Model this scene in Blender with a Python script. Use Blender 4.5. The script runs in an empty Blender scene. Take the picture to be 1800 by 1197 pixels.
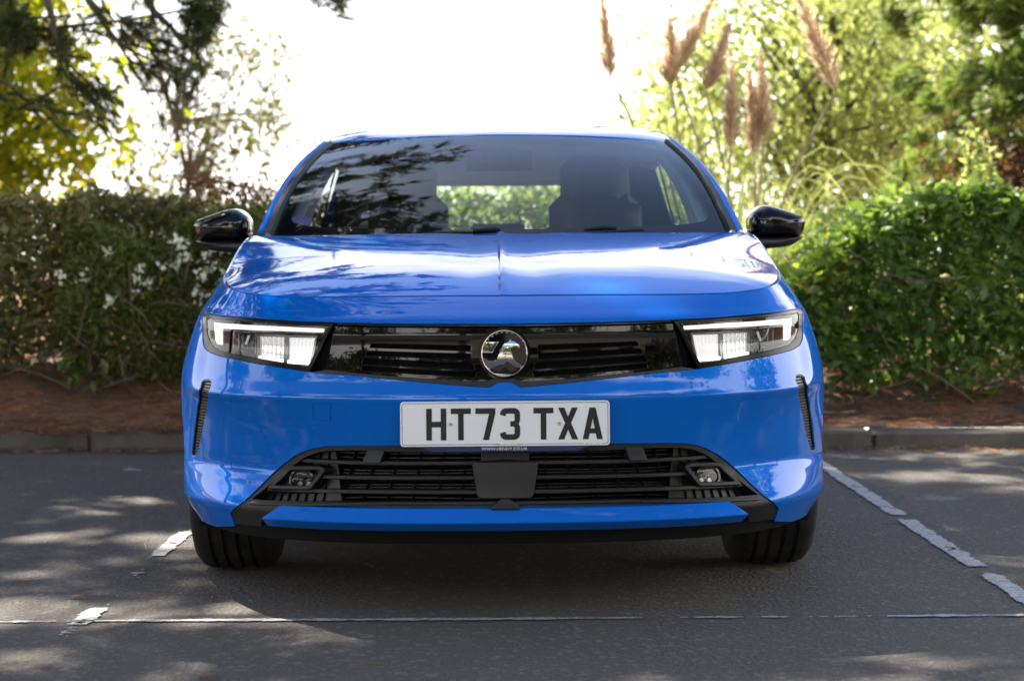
import bpy, math, json
import numpy as np
from mathutils.geometry import delaunay_2d_cdt
from mathutils import Vector
sc = bpy.context.scene
R = math.radians
# ------------------------------------------------------------------ camera, sky, sun, exposure
cam = bpy.data.cameras.new('camera'); cam_o = bpy.data.objects.new('camera', cam); sc.collection.objects.link(cam_o)
cam_o.location = (.0206, -4.75, .916); cam_o.rotation_euler = (R(90), R(.42), 0)
cam.sensor_width = 36; cam.lens = 67.0; cam.shift_y = -.0853; cam.clip_start = .05; cam.clip_end = 2000
cam.dof.use_dof = True; cam.dof.focus_distance = 5.15; cam.dof.aperture_fstop = 3.7; cam.dof.aperture_blades = 9
sc.camera = cam_o
SUN_EL, SUN_AZ = R(48), R(-42)                               # azimuth from +y towards +x: behind the car, to its left in the picture
world = bpy.data.worlds.new('World'); sc.world = world; world.use_nodes = True
nt = world.node_tree; nt.nodes.clear()
wo = nt.nodes.new('ShaderNodeOutputWorld'); bg = nt.nodes.new('ShaderNodeBackground')
sky = nt.nodes.new('ShaderNodeTexSky'); sky.sky_type = 'NISHITA'; sky.sun_disc = False
sky.sun_elevation = SUN_EL; sky.sun_rotation = SUN_AZ; sky.air_density = 1.0; sky.dust_density = 1.4; sky.ozone_density = 1.0
tc = nt.nodes.new('ShaderNodeTexCoord'); L = nt.links.new
def mth(op, a, b=None, clamp=False):
    n = nt.nodes.new('ShaderNodeMath'); n.operation = op; n.use_clamp = clamp
    for i, q in enumerate((a, b)):
        if q is None: continue
        if isinstance(q, (int, float)): n.inputs[i].default_value = q
        else: L(q, n.inputs[i])
    return n.outputs[0]
sx = nt.nodes.new('ShaderNodeSeparateXYZ'); L(tc.outputs['Generated'], sx.inputs[0])
zup = mth('ADD', mth('MAXIMUM', sx.outputs['Z'], 0.0), .22)
cx = nt.nodes.new('ShaderNodeCombineXYZ'); L(mth('DIVIDE', sx.outputs['X'], zup), cx.inputs[0]); L(mth('DIVIDE', sx.outputs['Y'], zup), cx.inputs[1])
nz = nt.nodes.new('ShaderNodeTexNoise'); nz.inputs['Scale'].default_value = 1.15; nz.inputs['Detail'].default_value = 8; nz.inputs['Roughness'].default_value = .56
cr = nt.nodes.new('ShaderNodeValToRGB'); cr.color_ramp.elements[0].position = .50; cr.color_ramp.elements[1].position = .66
mx = nt.nodes.new('ShaderNodeMixRGB'); cb = nt.nodes.new('ShaderNodeMixRGB'); cb.inputs['Color1'].default_value = (12.6, 12.2, 11.6, 1); cb.inputs['Color2'].default_value = (5.2, 5.2, 5.2, 1)   # clouds brightened opposite the sun, to fill the car's front
dp = nt.nodes.new('ShaderNodeVectorMath'); dp.operation = 'DOT_PRODUCT'; dp.inputs[1].default_value = (math.sin(SUN_AZ)*math.cos(SUN_EL), math.cos(SUN_AZ)*math.cos(SUN_EL), math.sin(SUN_EL)); L(tc.outputs['Generated'], dp.inputs[0])
dm = nt.nodes.new('ShaderNodeMapRange'); dm.inputs['From Min'].default_value = -.7; dm.inputs['From Max'].default_value = 1; L(dp.outputs['Value'], dm.inputs['Value']); L(dm.outputs[0], cb.inputs['Fac']); L(cb.outputs[0], mx.inputs['Color2'])
mr = nt.nodes.new('ShaderNodeMapRange'); mr.inputs['From Min'].default_value = .30; mr.inputs['From Max'].default_value = .50; mr.inputs['To Min'].default_value = .26; mr.inputs['To Max'].default_value = -.13   # cloud banks thicken towards the horizon
L(sx.outputs['Z'], mr.inputs['Value'])
L(cx.outputs[0], nz.inputs['Vector']); L(mth('ADD', mth('ADD', nz.outputs['Fac'], mr.outputs[0]), mth('MULTIPLY', mth('SUBTRACT', dm.outputs[0], .62), -.34)), cr.inputs['Fac'])
L(cr.outputs['Color'], mx.inputs['Fac']); sk = nt.nodes.new('ShaderNodeMixRGB'); sk.blend_type = 'MULTIPLY'; sk.inputs['Fac'].default_value = 1; sk.inputs['Color2'].default_value = (.46, .50, .56, 1); L(sky.outputs['Color'], sk.inputs['Color1']); L(sk.outputs['Color'], mx.inputs['Color1']); L(mx.outputs['Color'], bg.inputs['Color'])
bg.inputs['Strength'].default_value = .074
L(bg.outputs['Background'], wo.inputs['Surface'])
sun = bpy.data.lights.new('sun', 'SUN'); sun.energy = 2.6; sun.angle = R(.53); sun.color = (1, .93, .82)
sun_o = bpy.data.objects.new('sun', sun); sc.collection.objects.link(sun_o)
sdir = Vector((math.sin(SUN_AZ)*math.cos(SUN_EL), math.cos(SUN_AZ)*math.cos(SUN_EL), math.sin(SUN_EL)))
sun_o.rotation_euler = sdir.to_track_quat('Z', 'Y').to_euler(); sun_o.location = (-6, 12, 14)
vs = sc.view_settings; vs.view_transform = 'Standard'; vs.look = 'None'; vs.exposure = 2.68; vs.gamma = 1; vs.use_curve_mapping = False
sc.render.engine = 'CYCLES'
cy = sc.cycles; cy.use_denoising = True; cy.max_bounces = 10; cy.transparent_max_bounces = 24; cy.diffuse_bounces = 4; cy.glossy_bounces = 6; cy.caustics_reflective = False
try: cy.denoiser = 'OPENIMAGEDENOISE'
except Exception: pass
# ------------------------------------------------------------------ helpers
rng = np.random.default_rng(7)
def link(o, parent=None):
    sc.collection.objects.link(o)
    if parent is not None: o.parent = parent
    return o
def tag(o, label=None, cat=None, group=None, kind=None):
    for k, v in (('label', label), ('category', cat), ('group', group), ('kind', kind)):
        if v: o[k] = v
    return o
def empty(name, loc=(0, 0, 0), rz=0, parent=None):
    o = bpy.data.objects.new(name, None); o.location = loc; o.rotation_euler = (0, 0, rz); o.empty_display_size = .1
    return link(o, parent)
def mk(name, v, f, m, parent=None, normals=None, smooth=True, tint=None):
    """one mesh object from vertices and faces (list of tuples, or an (n,3|4) array)"""
    me = bpy.data.meshes.new(name); v = np.asarray(v, np.float32)
    if isinstance(f, np.ndarray):
        n, k = f.shape
        me.vertices.add(len(v)); me.vertices.foreach_set('co', v.ravel())
        me.loops.add(n*k); me.loops.foreach_set('vertex_index', f.astype(np.int32).ravel())
        me.polygons.add(n); me.polygons.foreach_set('loop_start', np.arange(0, n*k, k, dtype=np.int32))
        me.update(calc_edges=True)
    else:
        me.from_pydata([tuple(map(float, p)) for p in v], [], [tuple(map(int, q)) for q in f]); me.update()
    if smooth: me.polygons.foreach_set('use_smooth', np.ones(len(me.polygons), bool))
    if normals is not None: me.normals_split_custom_set_from_vertices(np.asarray(normals, np.float32))
    if tint is not None:
        a = me.attributes.new('tint', 'FLOAT', 'POINT'); a.data.foreach_set('value', np.asarray(tint, np.float32))
    me.materials.append(m)
    return link(bpy.data.objects.new(name, me), parent)
class MB:
    """collects boxes, tubes, lofts; build() links them as one mesh"""
    def __init__(s): s.v = []; s.f = []
    def add(s, v, f):
        b = len(s.v); s.v += [tuple(p) for p in v]; s.f += [tuple(i+b for i in q) for q in f]; return s
    def box(s, c, d, ch=0.0, rot=None):
        x, y, z = [q/2 for q in d]
        if ch > 0:                                           # chamfered box
            v = []; 
            for sx in (-1, 1):
                for sy in (-1, 1):
                    for sz in (-1, 1):
                        v += [(sx*x, sy*(y-ch), sz*(z-ch)), (sx*(x-ch), sy*y, sz*(z-ch)), (sx*(x-ch), sy*(y-ch), sz*z)]
            i = lambda a, b, c_: ((a > 0)*4+(b > 0)*2+(c_ > 0))*3
            f = []
            for s1 in (-1, 1):
                q = [i(s1, -1, -1), i(s1, 1, -1), i(s1, 1, 1), i(s1, -1, 1)]; f.append(q if s1 > 0 else q[::-1])
                q = [i(-1, s1, -1)+1, i(1, s1, -1)+1, i(1, s1, 1)+1, i(-1, s1, 1)+1]; f.append(q[::-1] if s1 > 0 else q)
                q = [i(-1, -1, s1)+2, i(1, -1, s1)+2, i(1, 1, s1)+2, i(-1, 1, s1)+2]; f.append(q if s1 > 0 else q[::-1])
                for s2 in (-1, 1):
                    f.append([i(s1, s2, -1), i(s1, s2, 1), i(s1, s2, 1)+1, i(s1, s2, -1)+1])
                    f.append([i(s1, -1, s2), i(s1, 1, s2), i(s1, 1, s2)+2, i(s1, -1, s2)+2])
                    f.append([i(-1, s1, s2)+1, i(1, s1, s2)+1, i(1, s1, s2)+2, i(-1, s1, s2)+2])
                    for s3 in (-1, 1): f.append([i(s1, s2, s3), i(s1, s2, s3)+1, i(s1, s2, s3)+2])
        else:
            v = [(sx*x, sy*y, sz*z) for sx in (-1, 1) for sy in (-1, 1) for sz in (-1, 1)]
            f = [(0, 1, 3, 2), (4, 6, 7, 5), (0, 4, 5, 1), (2, 3, 7, 6), (0, 2, 6, 4), (1, 5, 7, 3)]
        v = np.array(v)
        if rot is not None: v = v@np.array(rot).T
        return s.add(v+np.array(c), f)
    def tube(s, pts, rad, n=8, cap=True):
        pts = np.asarray(pts, float); m = len(pts); rad = np.broadcast_to(rad, (m,))
        t = np.gradient(pts, axis=0); t /= np.linalg.norm(t, axis=1, keepdims=True)+1e-9
        up = np.array([0, 0, 1.]) if abs(t[0, 2]) < .9 else np.array([1., 0, 0])
        v = []
        for i in range(m):
            a = np.cross(t[i], up); a /= np.linalg.norm(a)+1e-9; b = np.cross(a, t[i]); up = b
            for k in range(n):
                q = 2*math.pi*k/n; v.append(pts[i]+rad[i]*(math.cos(q)*a+math.sin(q)*b))
        f = [(i*n+k, i*n+(k+1) % n, (i+1)*n+(k+1) % n, (i+1)*n+k) for i in range(m-1) for k in range(n)]
        if cap: f += [tuple(range(n))[::-1], tuple((m-1)*n+k for k in range(n))]
        return s.add(v, f)
    def loft(s, rows, close=False):
        """rows: (m, n, 3); quads between rows"""
        rows = np.asarray(rows, float); m, n, _ = rows.shape
        f = [(i*n+k, i*n+(k+1) % n, (i+1)*n+(k+1) % n, (i+1)*n+k) for i in range(m-1) for k in range(n if close else n-1)]
        return s.add(rows.reshape(-1, 3), f)
    def prism(s, poly, depth, place):
        """polygon (list of 2d) extruded; place(p2, d) -> 3d"""
        n = len(poly); v = [place(p, 0) for p in poly]+[place(p, depth) for p in poly]
        tri = [tuple(t) for t in delaunay_2d_cdt([Vector(p) for p in poly], [(i, (i+1) % n) for i in range(n)], [], 1, 1e-6)[2]]
        f = list(tri)+[tuple(i+n for i in t)[::-1] for t in tri]+[(i, i+n, (i+1) % n+n, (i+1) % n) for i in range(n)]
        return s.add(v, f)
    def build(s, name, m, parent=None, smooth=True, sharp=35):
        o = mk(name, np.array(s.v), s.f, m, parent, smooth=smooth)
        if smooth: o.data.set_sharp_from_angle(angle=R(sharp))
        return o
# ------------------------------------------------------------------ materials
def mat(name, col=(.5, .5, .5), rough=.5, metal=0, coat=0, coat_rough=.03, emit=None, es=1, spec=.5, ior=1.5):
    m = bpy.data.materials.new(name); m.use_nodes = True; b = m.node_tree.nodes['Principled BSDF']
    b.inputs['Base Color'].default_value = (*col, 1); b.inputs['Roughness'].default_value = rough; b.inputs['Metallic'].default_value = metal
    b.inputs['Coat Weight'].default_value = coat; b.inputs['Coat Roughness'].default_value = coat_rough
    b.inputs['Specular IOR Level'].default_value = spec; b.inputs['IOR'].default_value = ior
    if emit: b.inputs['Emission Color'].default_value = (*emit, 1); b.inputs['Emission Strength'].default_value = es
    return m
def N(m, t, **kw):
    n = m.node_tree.nodes.new(t)
    for k, v in kw.items():
        if k in n.inputs: n.inputs[k].default_value = v
        else: setattr(n, k, v)
    return n
def ramp(m, stops, src):
    r = N(m, 'ShaderNodeValToRGB'); e = r.color_ramp.elements
    while len(e) < len(stops): e.new(.5)
    for q, (p, c) in zip(e, stops): q.position = p; q.color = (*c, 1) if len(c) == 3 else c
    m.node_tree.links.new(src, r.inputs['Fac']); return r.outputs['Color']
def bump(m, src, strength=.3, dist=.01):
    b = N(m, 'ShaderNodeBump', Strength=strength, Distance=dist); m.node_tree.links.new(src, b.inputs['Height'])
    m.node_tree.links.new(b.outputs['Normal'], m.node_tree.nodes['Principled BSDF'].inputs['Normal']); return b
def noise(m, scale, detail=4, rough=.5, coord='Object', vec=None):
    n = N(m, 'ShaderNodeTexNoise', Scale=scale, Detail=detail, Roughness=rough)
    if vec is None: vec = N(m, 'ShaderNodeTexCoord').outputs[coord]
    m.node_tree.links.new(vec, n.inputs['Vector']); return n.outputs['Fac']
def setin(m, k, src): m.node_tree.links.new(src, m.node_tree.nodes['Principled BSDF'].inputs[k])
def mixc(m, fac, a, b, mode='MIX'):
    x = N(m, 'ShaderNodeMixRGB', blend_type=mode)
    for k, v in (('Fac', fac), ('Color1', a), ('Color2', b)):
        if isinstance(v, bpy.types.NodeSocket): m.node_tree.links.new(v, x.inputs[k])
        else: x.inputs[k].default_value = v if k == 'Fac' else (*v, 1)
    return x.outputs['Color']
def glassy(name, tint=(.86, .93, .9), ior=1.5, rough=0.0):
    """thin pane: clear with a Fresnel reflection"""
    m = bpy.data.materials.new(name); m.use_nodes = True; n = m.node_tree; n.nodes.clear()
    o = n.nodes.new('ShaderNodeOutputMaterial'); x = n.nodes.new('ShaderNodeMixShader'); t = n.nodes.new('ShaderNodeBsdfTransparent'); g = n.nodes.new('ShaderNodeBsdfGlossy')
    fr = n.nodes.new('ShaderNodeFresnel'); fr.inputs['IOR'].default_value = ior; t.inputs['Color'].default_value = (*tint, 1); g.inputs['Roughness'].default_value = rough
    n.links.new(fr.outputs['Fac'], x.inputs['Fac']); n.links.new(t.outputs[0], x.inputs[1]); n.links.new(g.outputs[0], x.inputs[2]); n.links.new(x.outputs[0], o.inputs['Surface'])
    return m
def leafmat(name, stops, trans=.45, rough=.45, spec=.35, mul=(1.6, 1.6, .8)):
    """leaf: diffuse + translucent, tinted leaf by leaf, with a waxy sheen"""
    m = bpy.data.materials.new(name); m.use_nodes = True; n = m.node_tree
    for q in list(n.nodes): n.nodes.remove(q)
    o = n.nodes.new('ShaderNodeOutputMaterial'); a = n.nodes.new('ShaderNodeAttribute'); a.attribute_name = 'tint'
    c = ramp(m, stops, a.outputs['Fac'])
    p = n.nodes.new('ShaderNodeBsdfPrincipled'); p.inputs['Roughness'].default_value = rough; p.inputs['Specular IOR Level'].default_value = spec
    t = n.nodes.new('ShaderNodeBsdfTranslucent'); x = n.nodes.new('ShaderNodeMixShader'); x.inputs['Fac'].default_value = trans
    br = n.nodes.new('ShaderNodeMixRGB'); br.blend_type = 'MULTIPLY'; br.inputs['Fac'].default_value = 1; br.inputs['Color2'].default_value = (*mul, 1)
    n.links.new(c, p.inputs['Base Color']); n.links.new(c, br.inputs['Color1']); n.links.new(br.outputs[0], t.inputs['Color'])
    n.links.new(p.outputs[0], x.inputs[1]); n.links.new(t.outputs[0], x.inputs[2]); n.links.new(x.outputs[0], o.inputs['Surface'])
    return m
M = {}
# car
m = mat('blue_metallic_paint', (.0003, .126, .53), .40, .26, .85, .012, spec=.0); m.node_tree.nodes['Principled BSDF'].inputs['Specular Tint'].default_value = (.10, .45, 1, 1)
fl = N(m, 'ShaderNodeTexVoronoi', Scale=900.0); m.node_tree.links.new(N(m, 'ShaderNodeTexCoord').outputs['Object'], fl.inputs['Vector'])
cb_ = N(m, 'ShaderNodeBump', Strength=.018, Distance=.003); m.node_tree.links.new(noise(m, 26, 3), cb_.inputs['Height']); m.node_tree.links.new(cb_.outputs['Normal'], m.node_tree.nodes['Principled BSDF'].inputs['Coat Normal'])   # orange peel
setin(m, 'Base Color', mixc(m, .16, (.0003, .132, .56), fl.outputs['Color'], 'OVERLAY')); M['paint'] = m
M['gloss'] = mat('gloss_black', (.003, .003, .0035), .035, 0, spec=.38)
M['satin'] = mat('satin_black_plastic', (.006, .006, .0065), .40)
m = mat('grained_black_plastic', (.006, .006, .0063), .5); bump(m, noise(m, 700, 2), .15, .002); M['grain'] = m
M['dark'] = mat('flat_black', (.006, .006, .0065), .85, spec=.2)
M['chrome'] = mat('chrome', (.86, .86, .86), .06, 1)
M['alu'] = mat('alloy', (.55, .56, .58), .28, 1)
M['white_plate'] = mat('plate_white', (.86, .86, .85), .35)
M['plate_blue'] = mat('plate_blue', (.012, .018, .09), .35)
M['ink'] = mat('plate_black', (.008, .008, .01), .4)
M['screw'] = mat('screw_cap', (.75, .68, .62), .3)
M['drl'] = mat('daytime_light', (.35, .35, .35), .3, emit=(1, .97, .9), es=.165)
M['beam'] = mat('lamp_element', (.32, .32, .33), .2, emit=(1, .98, .94), es=.12)
M['beam_dim'] = mat('lamp_reflector', (.5, .5, .52), .12, 1, emit=(1, .98, .94), es=.06)
M['bezel'] = mat('lamp_bezel', (.20, .205, .22), .16, .9)
M['glass'] = glassy('windscreen_glass', (.88, .95, .93), 1.45)
M['lens'] = glassy('lamp_lens', (.95, .96, .97), 1.45)
M['sideglass'] = glassy('side_glass', (.80, .86, .84), 1.5)
m = mat('tyre_rubber', (.012, .012, .0125), .68, spec=.3); bump(m, noise(m, 300, 3), .12, .002); M['rubber'] = m
M['trim_grey'] = mat('pillar_lining', (.66, .69, .66), .8)
M['seat'] = mat('seat_cloth', (.045, .048, .052), .85)
M['dash'] = mat('dashboard', (.03, .03, .033), .6)
M['sticker'] = mat('purple_sticker', (.55, .30, .75), .5)
M['sticker_ink'] = mat('sticker_print', (.62, .62, .66), .5)
M['mirror_glass'] = mat('mirror_glass', (.8, .8, .8), .02, 1)
M['sensor'] = mat('sensor_plastic', (.024, .026, .029), .42)
# panels on the body surface --------------------------------------------------------------
def resample(poly, step, closed=True):
    p = np.asarray(poly, float); q = np.vstack([p, p[:1]]) if closed else p
    out = []
    for a, b in zip(q[:-1], q[1:]):
        k = max(1, int(math.ceil(np.linalg.norm(b-a)/step)))
        out += [a+(b-a)*i/k for i in range(k)]
    if not closed: out.append(q[-1])
    return np.array(out)
def rounded(poly, r, n=4):
    """round the corners of a closed polygon"""
    p = np.asarray(poly, float); k = len(p); out = []
    for i in range(k):
        a, b, c = p[i-1], p[i], p[(i+1) % k]
        d1, d2 = a-b, c-b; l1, l2 = np.linalg.norm(d1), np.linalg.norm(d2)
        rr = min(r, .45*l1, .45*l2); s = b+d1/l1*rr; e = b+d2/l2*rr
        for t in np.linspace(0, 1, n+1): out.append((1-t)**2*s+2*t*(1-t)*b+t*t*e)
    return np.array(out)
def inside(pts, poly):
    x, y = pts[:, 0], pts[:, 1]; c = np.zeros(len(pts), bool); a = poly; b = np.roll(poly, -1, 0)
    for (x1, y1), (x2, y2) in zip(a, b):
        if y1 == y2: continue
        c ^= ((y1 > y) != (y2 > y)) & (x < (x2-x1)*(y-y1)/(y2-y1)+x1)
    return c
def inset(poly, d):
    """move a closed polygon inwards by d (any winding)"""
    p = np.asarray(poly, float); k = len(p)
    area = .5*np.sum(p[:, 0]*np.roll(p[:, 1], -1)-np.roll(p[:, 0], -1)*p[:, 1]); s = 1 if area > 0 else -1
    e = np.roll(p, -1, 0)-p; e /= np.linalg.norm(e, axis=1, keepdims=True)+1e-12; n = np.stack([-e[:, 1], e[:, 0]], 1)*s
    n0 = np.roll(n, 1, 0); m_ = n0+n; m_ /= np.linalg.norm(m_, axis=1, keepdims=True)+1e-9
    return p+m_*(d/np.clip((m_*n).sum(1), .5, 1))[:, None]
def panel(name, m, parent, outline, holes=(), su=.014, sz=.007, off=0.0, flange=.012, surf=None, edge=.006, bev=.0012, flip=False):
    """a trimmed sheet on a body surface, with a rolled edge of the given depth"""
    S = surf or (P, Pn)
    loops = [resample(outline, edge)]+[resample(h, edge) for h in holes]
    lo, hi = loops[0].min(0), loops[0].max(0)
    gx, gy = np.meshgrid(np.arange(lo[0]+su*.5, hi[0], su), np.arange(lo[1]+sz*.5, hi[1], sz), indexing='ij')
    g = np.stack([gx.ravel(), gy.ravel()], 1)
    ok = inside(g, loops[0])
    for h in loops[1:]: ok &= ~inside(g, h)
    g = g[ok]
    if len(g):
        allb = np.vstack(loops)/[su, sz]; keep = np.ones(len(g), bool)
        for i in range(0, len(g), 2000):
            q = g[i:i+2000]/[su, sz]
            keep[i:i+2000] = (((q[:, None]-allb[None])**2).sum(-1).min(1) > .2)
        g = g[keep]
    vs_ = []; ed = []; b = 0
    for l in loops:
        vs_ += l.tolist(); ed += [(b+i, b+(i+1) % len(l)) for i in range(len(l))]; b += len(l)
    vs_ += g.tolist()
    res = delaunay_2d_cdt([Vector(p) for p in vs_], ed, [], 0, 1e-7)
    v2 = np.array([tuple(p) for p in res[0]]); tri = np.array([t for t in res[2] if len(t) == 3])
    c = v2[tri].mean(1); ok = inside(c, loops[0])
    for h in loops[1:]: ok &= ~inside(c, h)
    tri = tri[ok]
    a = v2[tri]; cr_ = (a[:, 1, 0]-a[:, 0, 0])*(a[:, 2, 1]-a[:, 0, 1])-(a[:, 1, 1]-a[:, 0, 1])*(a[:, 2, 0]-a[:, 0, 0])
    tri[cr_ < 0] = tri[cr_ < 0][:, ::-1]
    used = np.unique(tri); remap = -np.ones(len(v2), int); remap[used] = np.arange(len(used)); v2 = v2[used]; tri = remap[tri]
    p = S[0](v2[:, 0], v2[:, 1]); n = S[1](v2[:, 0], v2[:, 1])
    o_ = off(v2[:, 0], v2[:, 1]) if callable(off) else off
    p = p+n*np.asarray(o_).reshape(-1, 1) if np.ndim(o_) else p+n*o_
    V = [p]; NN = [n]; F = [tri]
    if flange > 0:
        e = np.vstack([tri[:, [0, 1]], tri[:, [1, 2]], tri[:, [2, 0]]]); key = e[:, 0]*10**7+e[:, 1]; rk = e[:, 1]*10**7+e[:, 0]
        be = e[~np.isin(key, rk)]
        bv = np.unique(be); ix = -np.ones(len(p), int); ix[bv] = np.arange(len(bv))
        t = p[be[:, 1]]-p[be[:, 0]]; nn = (n[be[:, 0]]+n[be[:, 1]])/2; ov = np.cross(t, nn); ov /= np.linalg.norm(ov, axis=1, keepdims=True)+1e-12
        out = np.zeros((len(bv), 3)); np.add.at(out, ix[be[:, 0]], ov); np.add.at(out, ix[be[:, 1]], ov)
        out /= np.linalg.norm(out, axis=1, keepdims=True)+1e-9
        B = p[bv]+out*bev-n[bv]*bev; Cc = B-n[bv]*flange
        k0 = len(p); nb = len(bv); i0, i1 = ix[be[:, 0]], ix[be[:, 1]]
        V += [B, Cc]; NN += [out, out]
        q1 = np.stack([be[:, 1], be[:, 0], k0+i0], 1); q2 = np.stack([be[:, 1], k0+i0, k0+i1], 1)
        q3 = np.stack([k0+i1, k0+i0, k0+nb+i0], 1); q4 = np.stack([k0+i1, k0+nb+i0, k0+nb+i1], 1)
        F += [q1, q2, q3, q4]
    V = np.vstack(V); NN = np.vstack(NN); F = np.vstack(F)
    return mk(name, V, F, m, parent, normals=NN)
mir = lambda pts: [(-a, b) for a, b in reversed(list(map(tuple, pts)))]
M['sensor2'] = mat('radar_plastic', (.010, .0105, .012), .38)
M['led'] = mat('led', (1, 1, 1), .3, emit=(1, .97, .88), es=.4)
M['lampclear'] = glassy('lamp_clear_plastic', (.93, .95, .97), 1.6)
m = M['rubber']; n_ = noise(m, 14, 4, .6); setin(m, 'Base Color', ramp(m, [(.40, (.010, .010, .010)), (.7, (.032, .029, .026))], n_))
M['fogmetal'] = mat('fog_reflector', (.30, .30, .31), .3, .8)
M['lampblack'] = mat('lamp_black', (.003, .003, .0035), .22, spec=.16)
M['stalk'] = mat('stalk', (.34, .28, .17), .7)
# ---------------------------------------------------------------- smooth surfaces of the car body (metres, car frame: nose at y=0, +y to the rear)
def nat_spline(xs, ys):
    """natural cubic spline through (xs, ys); ys may be (n,k). Returns f(q)."""
    xs = np.asarray(xs, float); ys = np.asarray(ys, float)
    one = ys.ndim == 1
    if one: ys = ys[:, None]
    n = len(xs); h = np.diff(xs)
    A = np.zeros((n, n)); r = np.zeros((n, ys.shape[1]))
    A[0, 0] = A[-1, -1] = 1
    for i in range(1, n-1):
        A[i, i-1] = h[i-1]; A[i, i] = 2*(h[i-1]+h[i]); A[i, i+1] = h[i]
        r[i] = 6*((ys[i+1]-ys[i])/h[i]-(ys[i]-ys[i-1])/h[i-1])
    M = np.linalg.solve(A, r)
    def f(q):
        q = np.asarray(q, float); sh = q.shape; q = q.ravel()
        i = np.clip(np.searchsorted(xs, q)-1, 0, n-2)
        a = (xs[i+1]-q)[:, None]; b = (q-xs[i])[:, None]; hh = h[i][:, None]
        v = M[i]*a**3/(6*hh)+M[i+1]*b**3/(6*hh)+(ys[i]/hh-M[i]*hh/6)*a+(ys[i+1]/hh-M[i+1]*hh/6)*b
        return v[:, 0].reshape(sh) if one else v.reshape(sh+(ys.shape[1],))
    return f
def pchip(xs, ys):
    """monotone cubic through (xs, ys (n,k))"""
    xs = np.asarray(xs, float); ys = np.asarray(ys, float)
    h = np.diff(xs); dl = np.diff(ys, axis=0)/h.reshape(-1, *([1]*(ys.ndim-1)))
    d = np.zeros_like(ys)
    for i in range(1, len(xs)-1):
        w1 = 2*h[i]+h[i-1]; w2 = h[i]+2*h[i-1]
        ok = dl[i-1]*dl[i] > 0
        a = np.where(ok, dl[i-1], 1); b = np.where(ok, dl[i], 1)
        d[i] = np.where(ok, (w1+w2)/(w1/a+w2/b), 0)
    d[0] = dl[0]; d[-1] = dl[-1]
    return xs, ys, d
def hermite(xs, ys, d, q):
    i = np.clip(np.searchsorted(xs, q)-1, 0, len(xs)-2)
    h = (xs[i+1]-xs[i]); t = np.clip((q-xs[i])/h, -1.0, 2.0)
    h00 = 2*t**3-3*t**2+1; h10 = t**3-2*t**2+t; h01 = -2*t**3+3*t**2; h11 = t**3-t**2
    return i, h, h00, h10, h01, h11
def sstep(x): x = np.clip(x, 0, 1); return x*x*(3-2*x)

# plan curve: right half from the nose round to the tail, mirrored for negative u
PLAN = [(0,0),(.15,.004),(.30,.018),(.45,.052),(.58,.108),(.68,.178),(.765,.275),(.828,.385),(.879,.51),(.910,.65),(.922,.80),
        (.925,1.0),(.926,1.3),(.928,1.9),(.928,2.6),(.922,3.2),(.905,3.7),(.868,4.05),(.79,4.23),(.62,4.33),(.32,4.37),(0,4.38)]
_p = np.array(PLAN); _full = np.vstack([_p[::-1]*[-1, 1], _p[1:]])
_U = np.concatenate([[0], np.cumsum(np.linalg.norm(np.diff(_full, axis=0), axis=1))]); _U -= _U[len(_p)-1]
_plan = nat_spline(_U, _full)
ULEN = _U[-1]
UCOL = _U[len(_p)-1:]                                        # u of every plan point, right half
def plan(u): return _plan(u)
def plan_n(u):
    t = (_plan(np.asarray(u)+1e-4)-_plan(np.asarray(u)-1e-4)); t /= np.linalg.norm(t, axis=-1, keepdims=True)
    return np.stack([t[..., 1], -t[..., 0]], -1)
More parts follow.
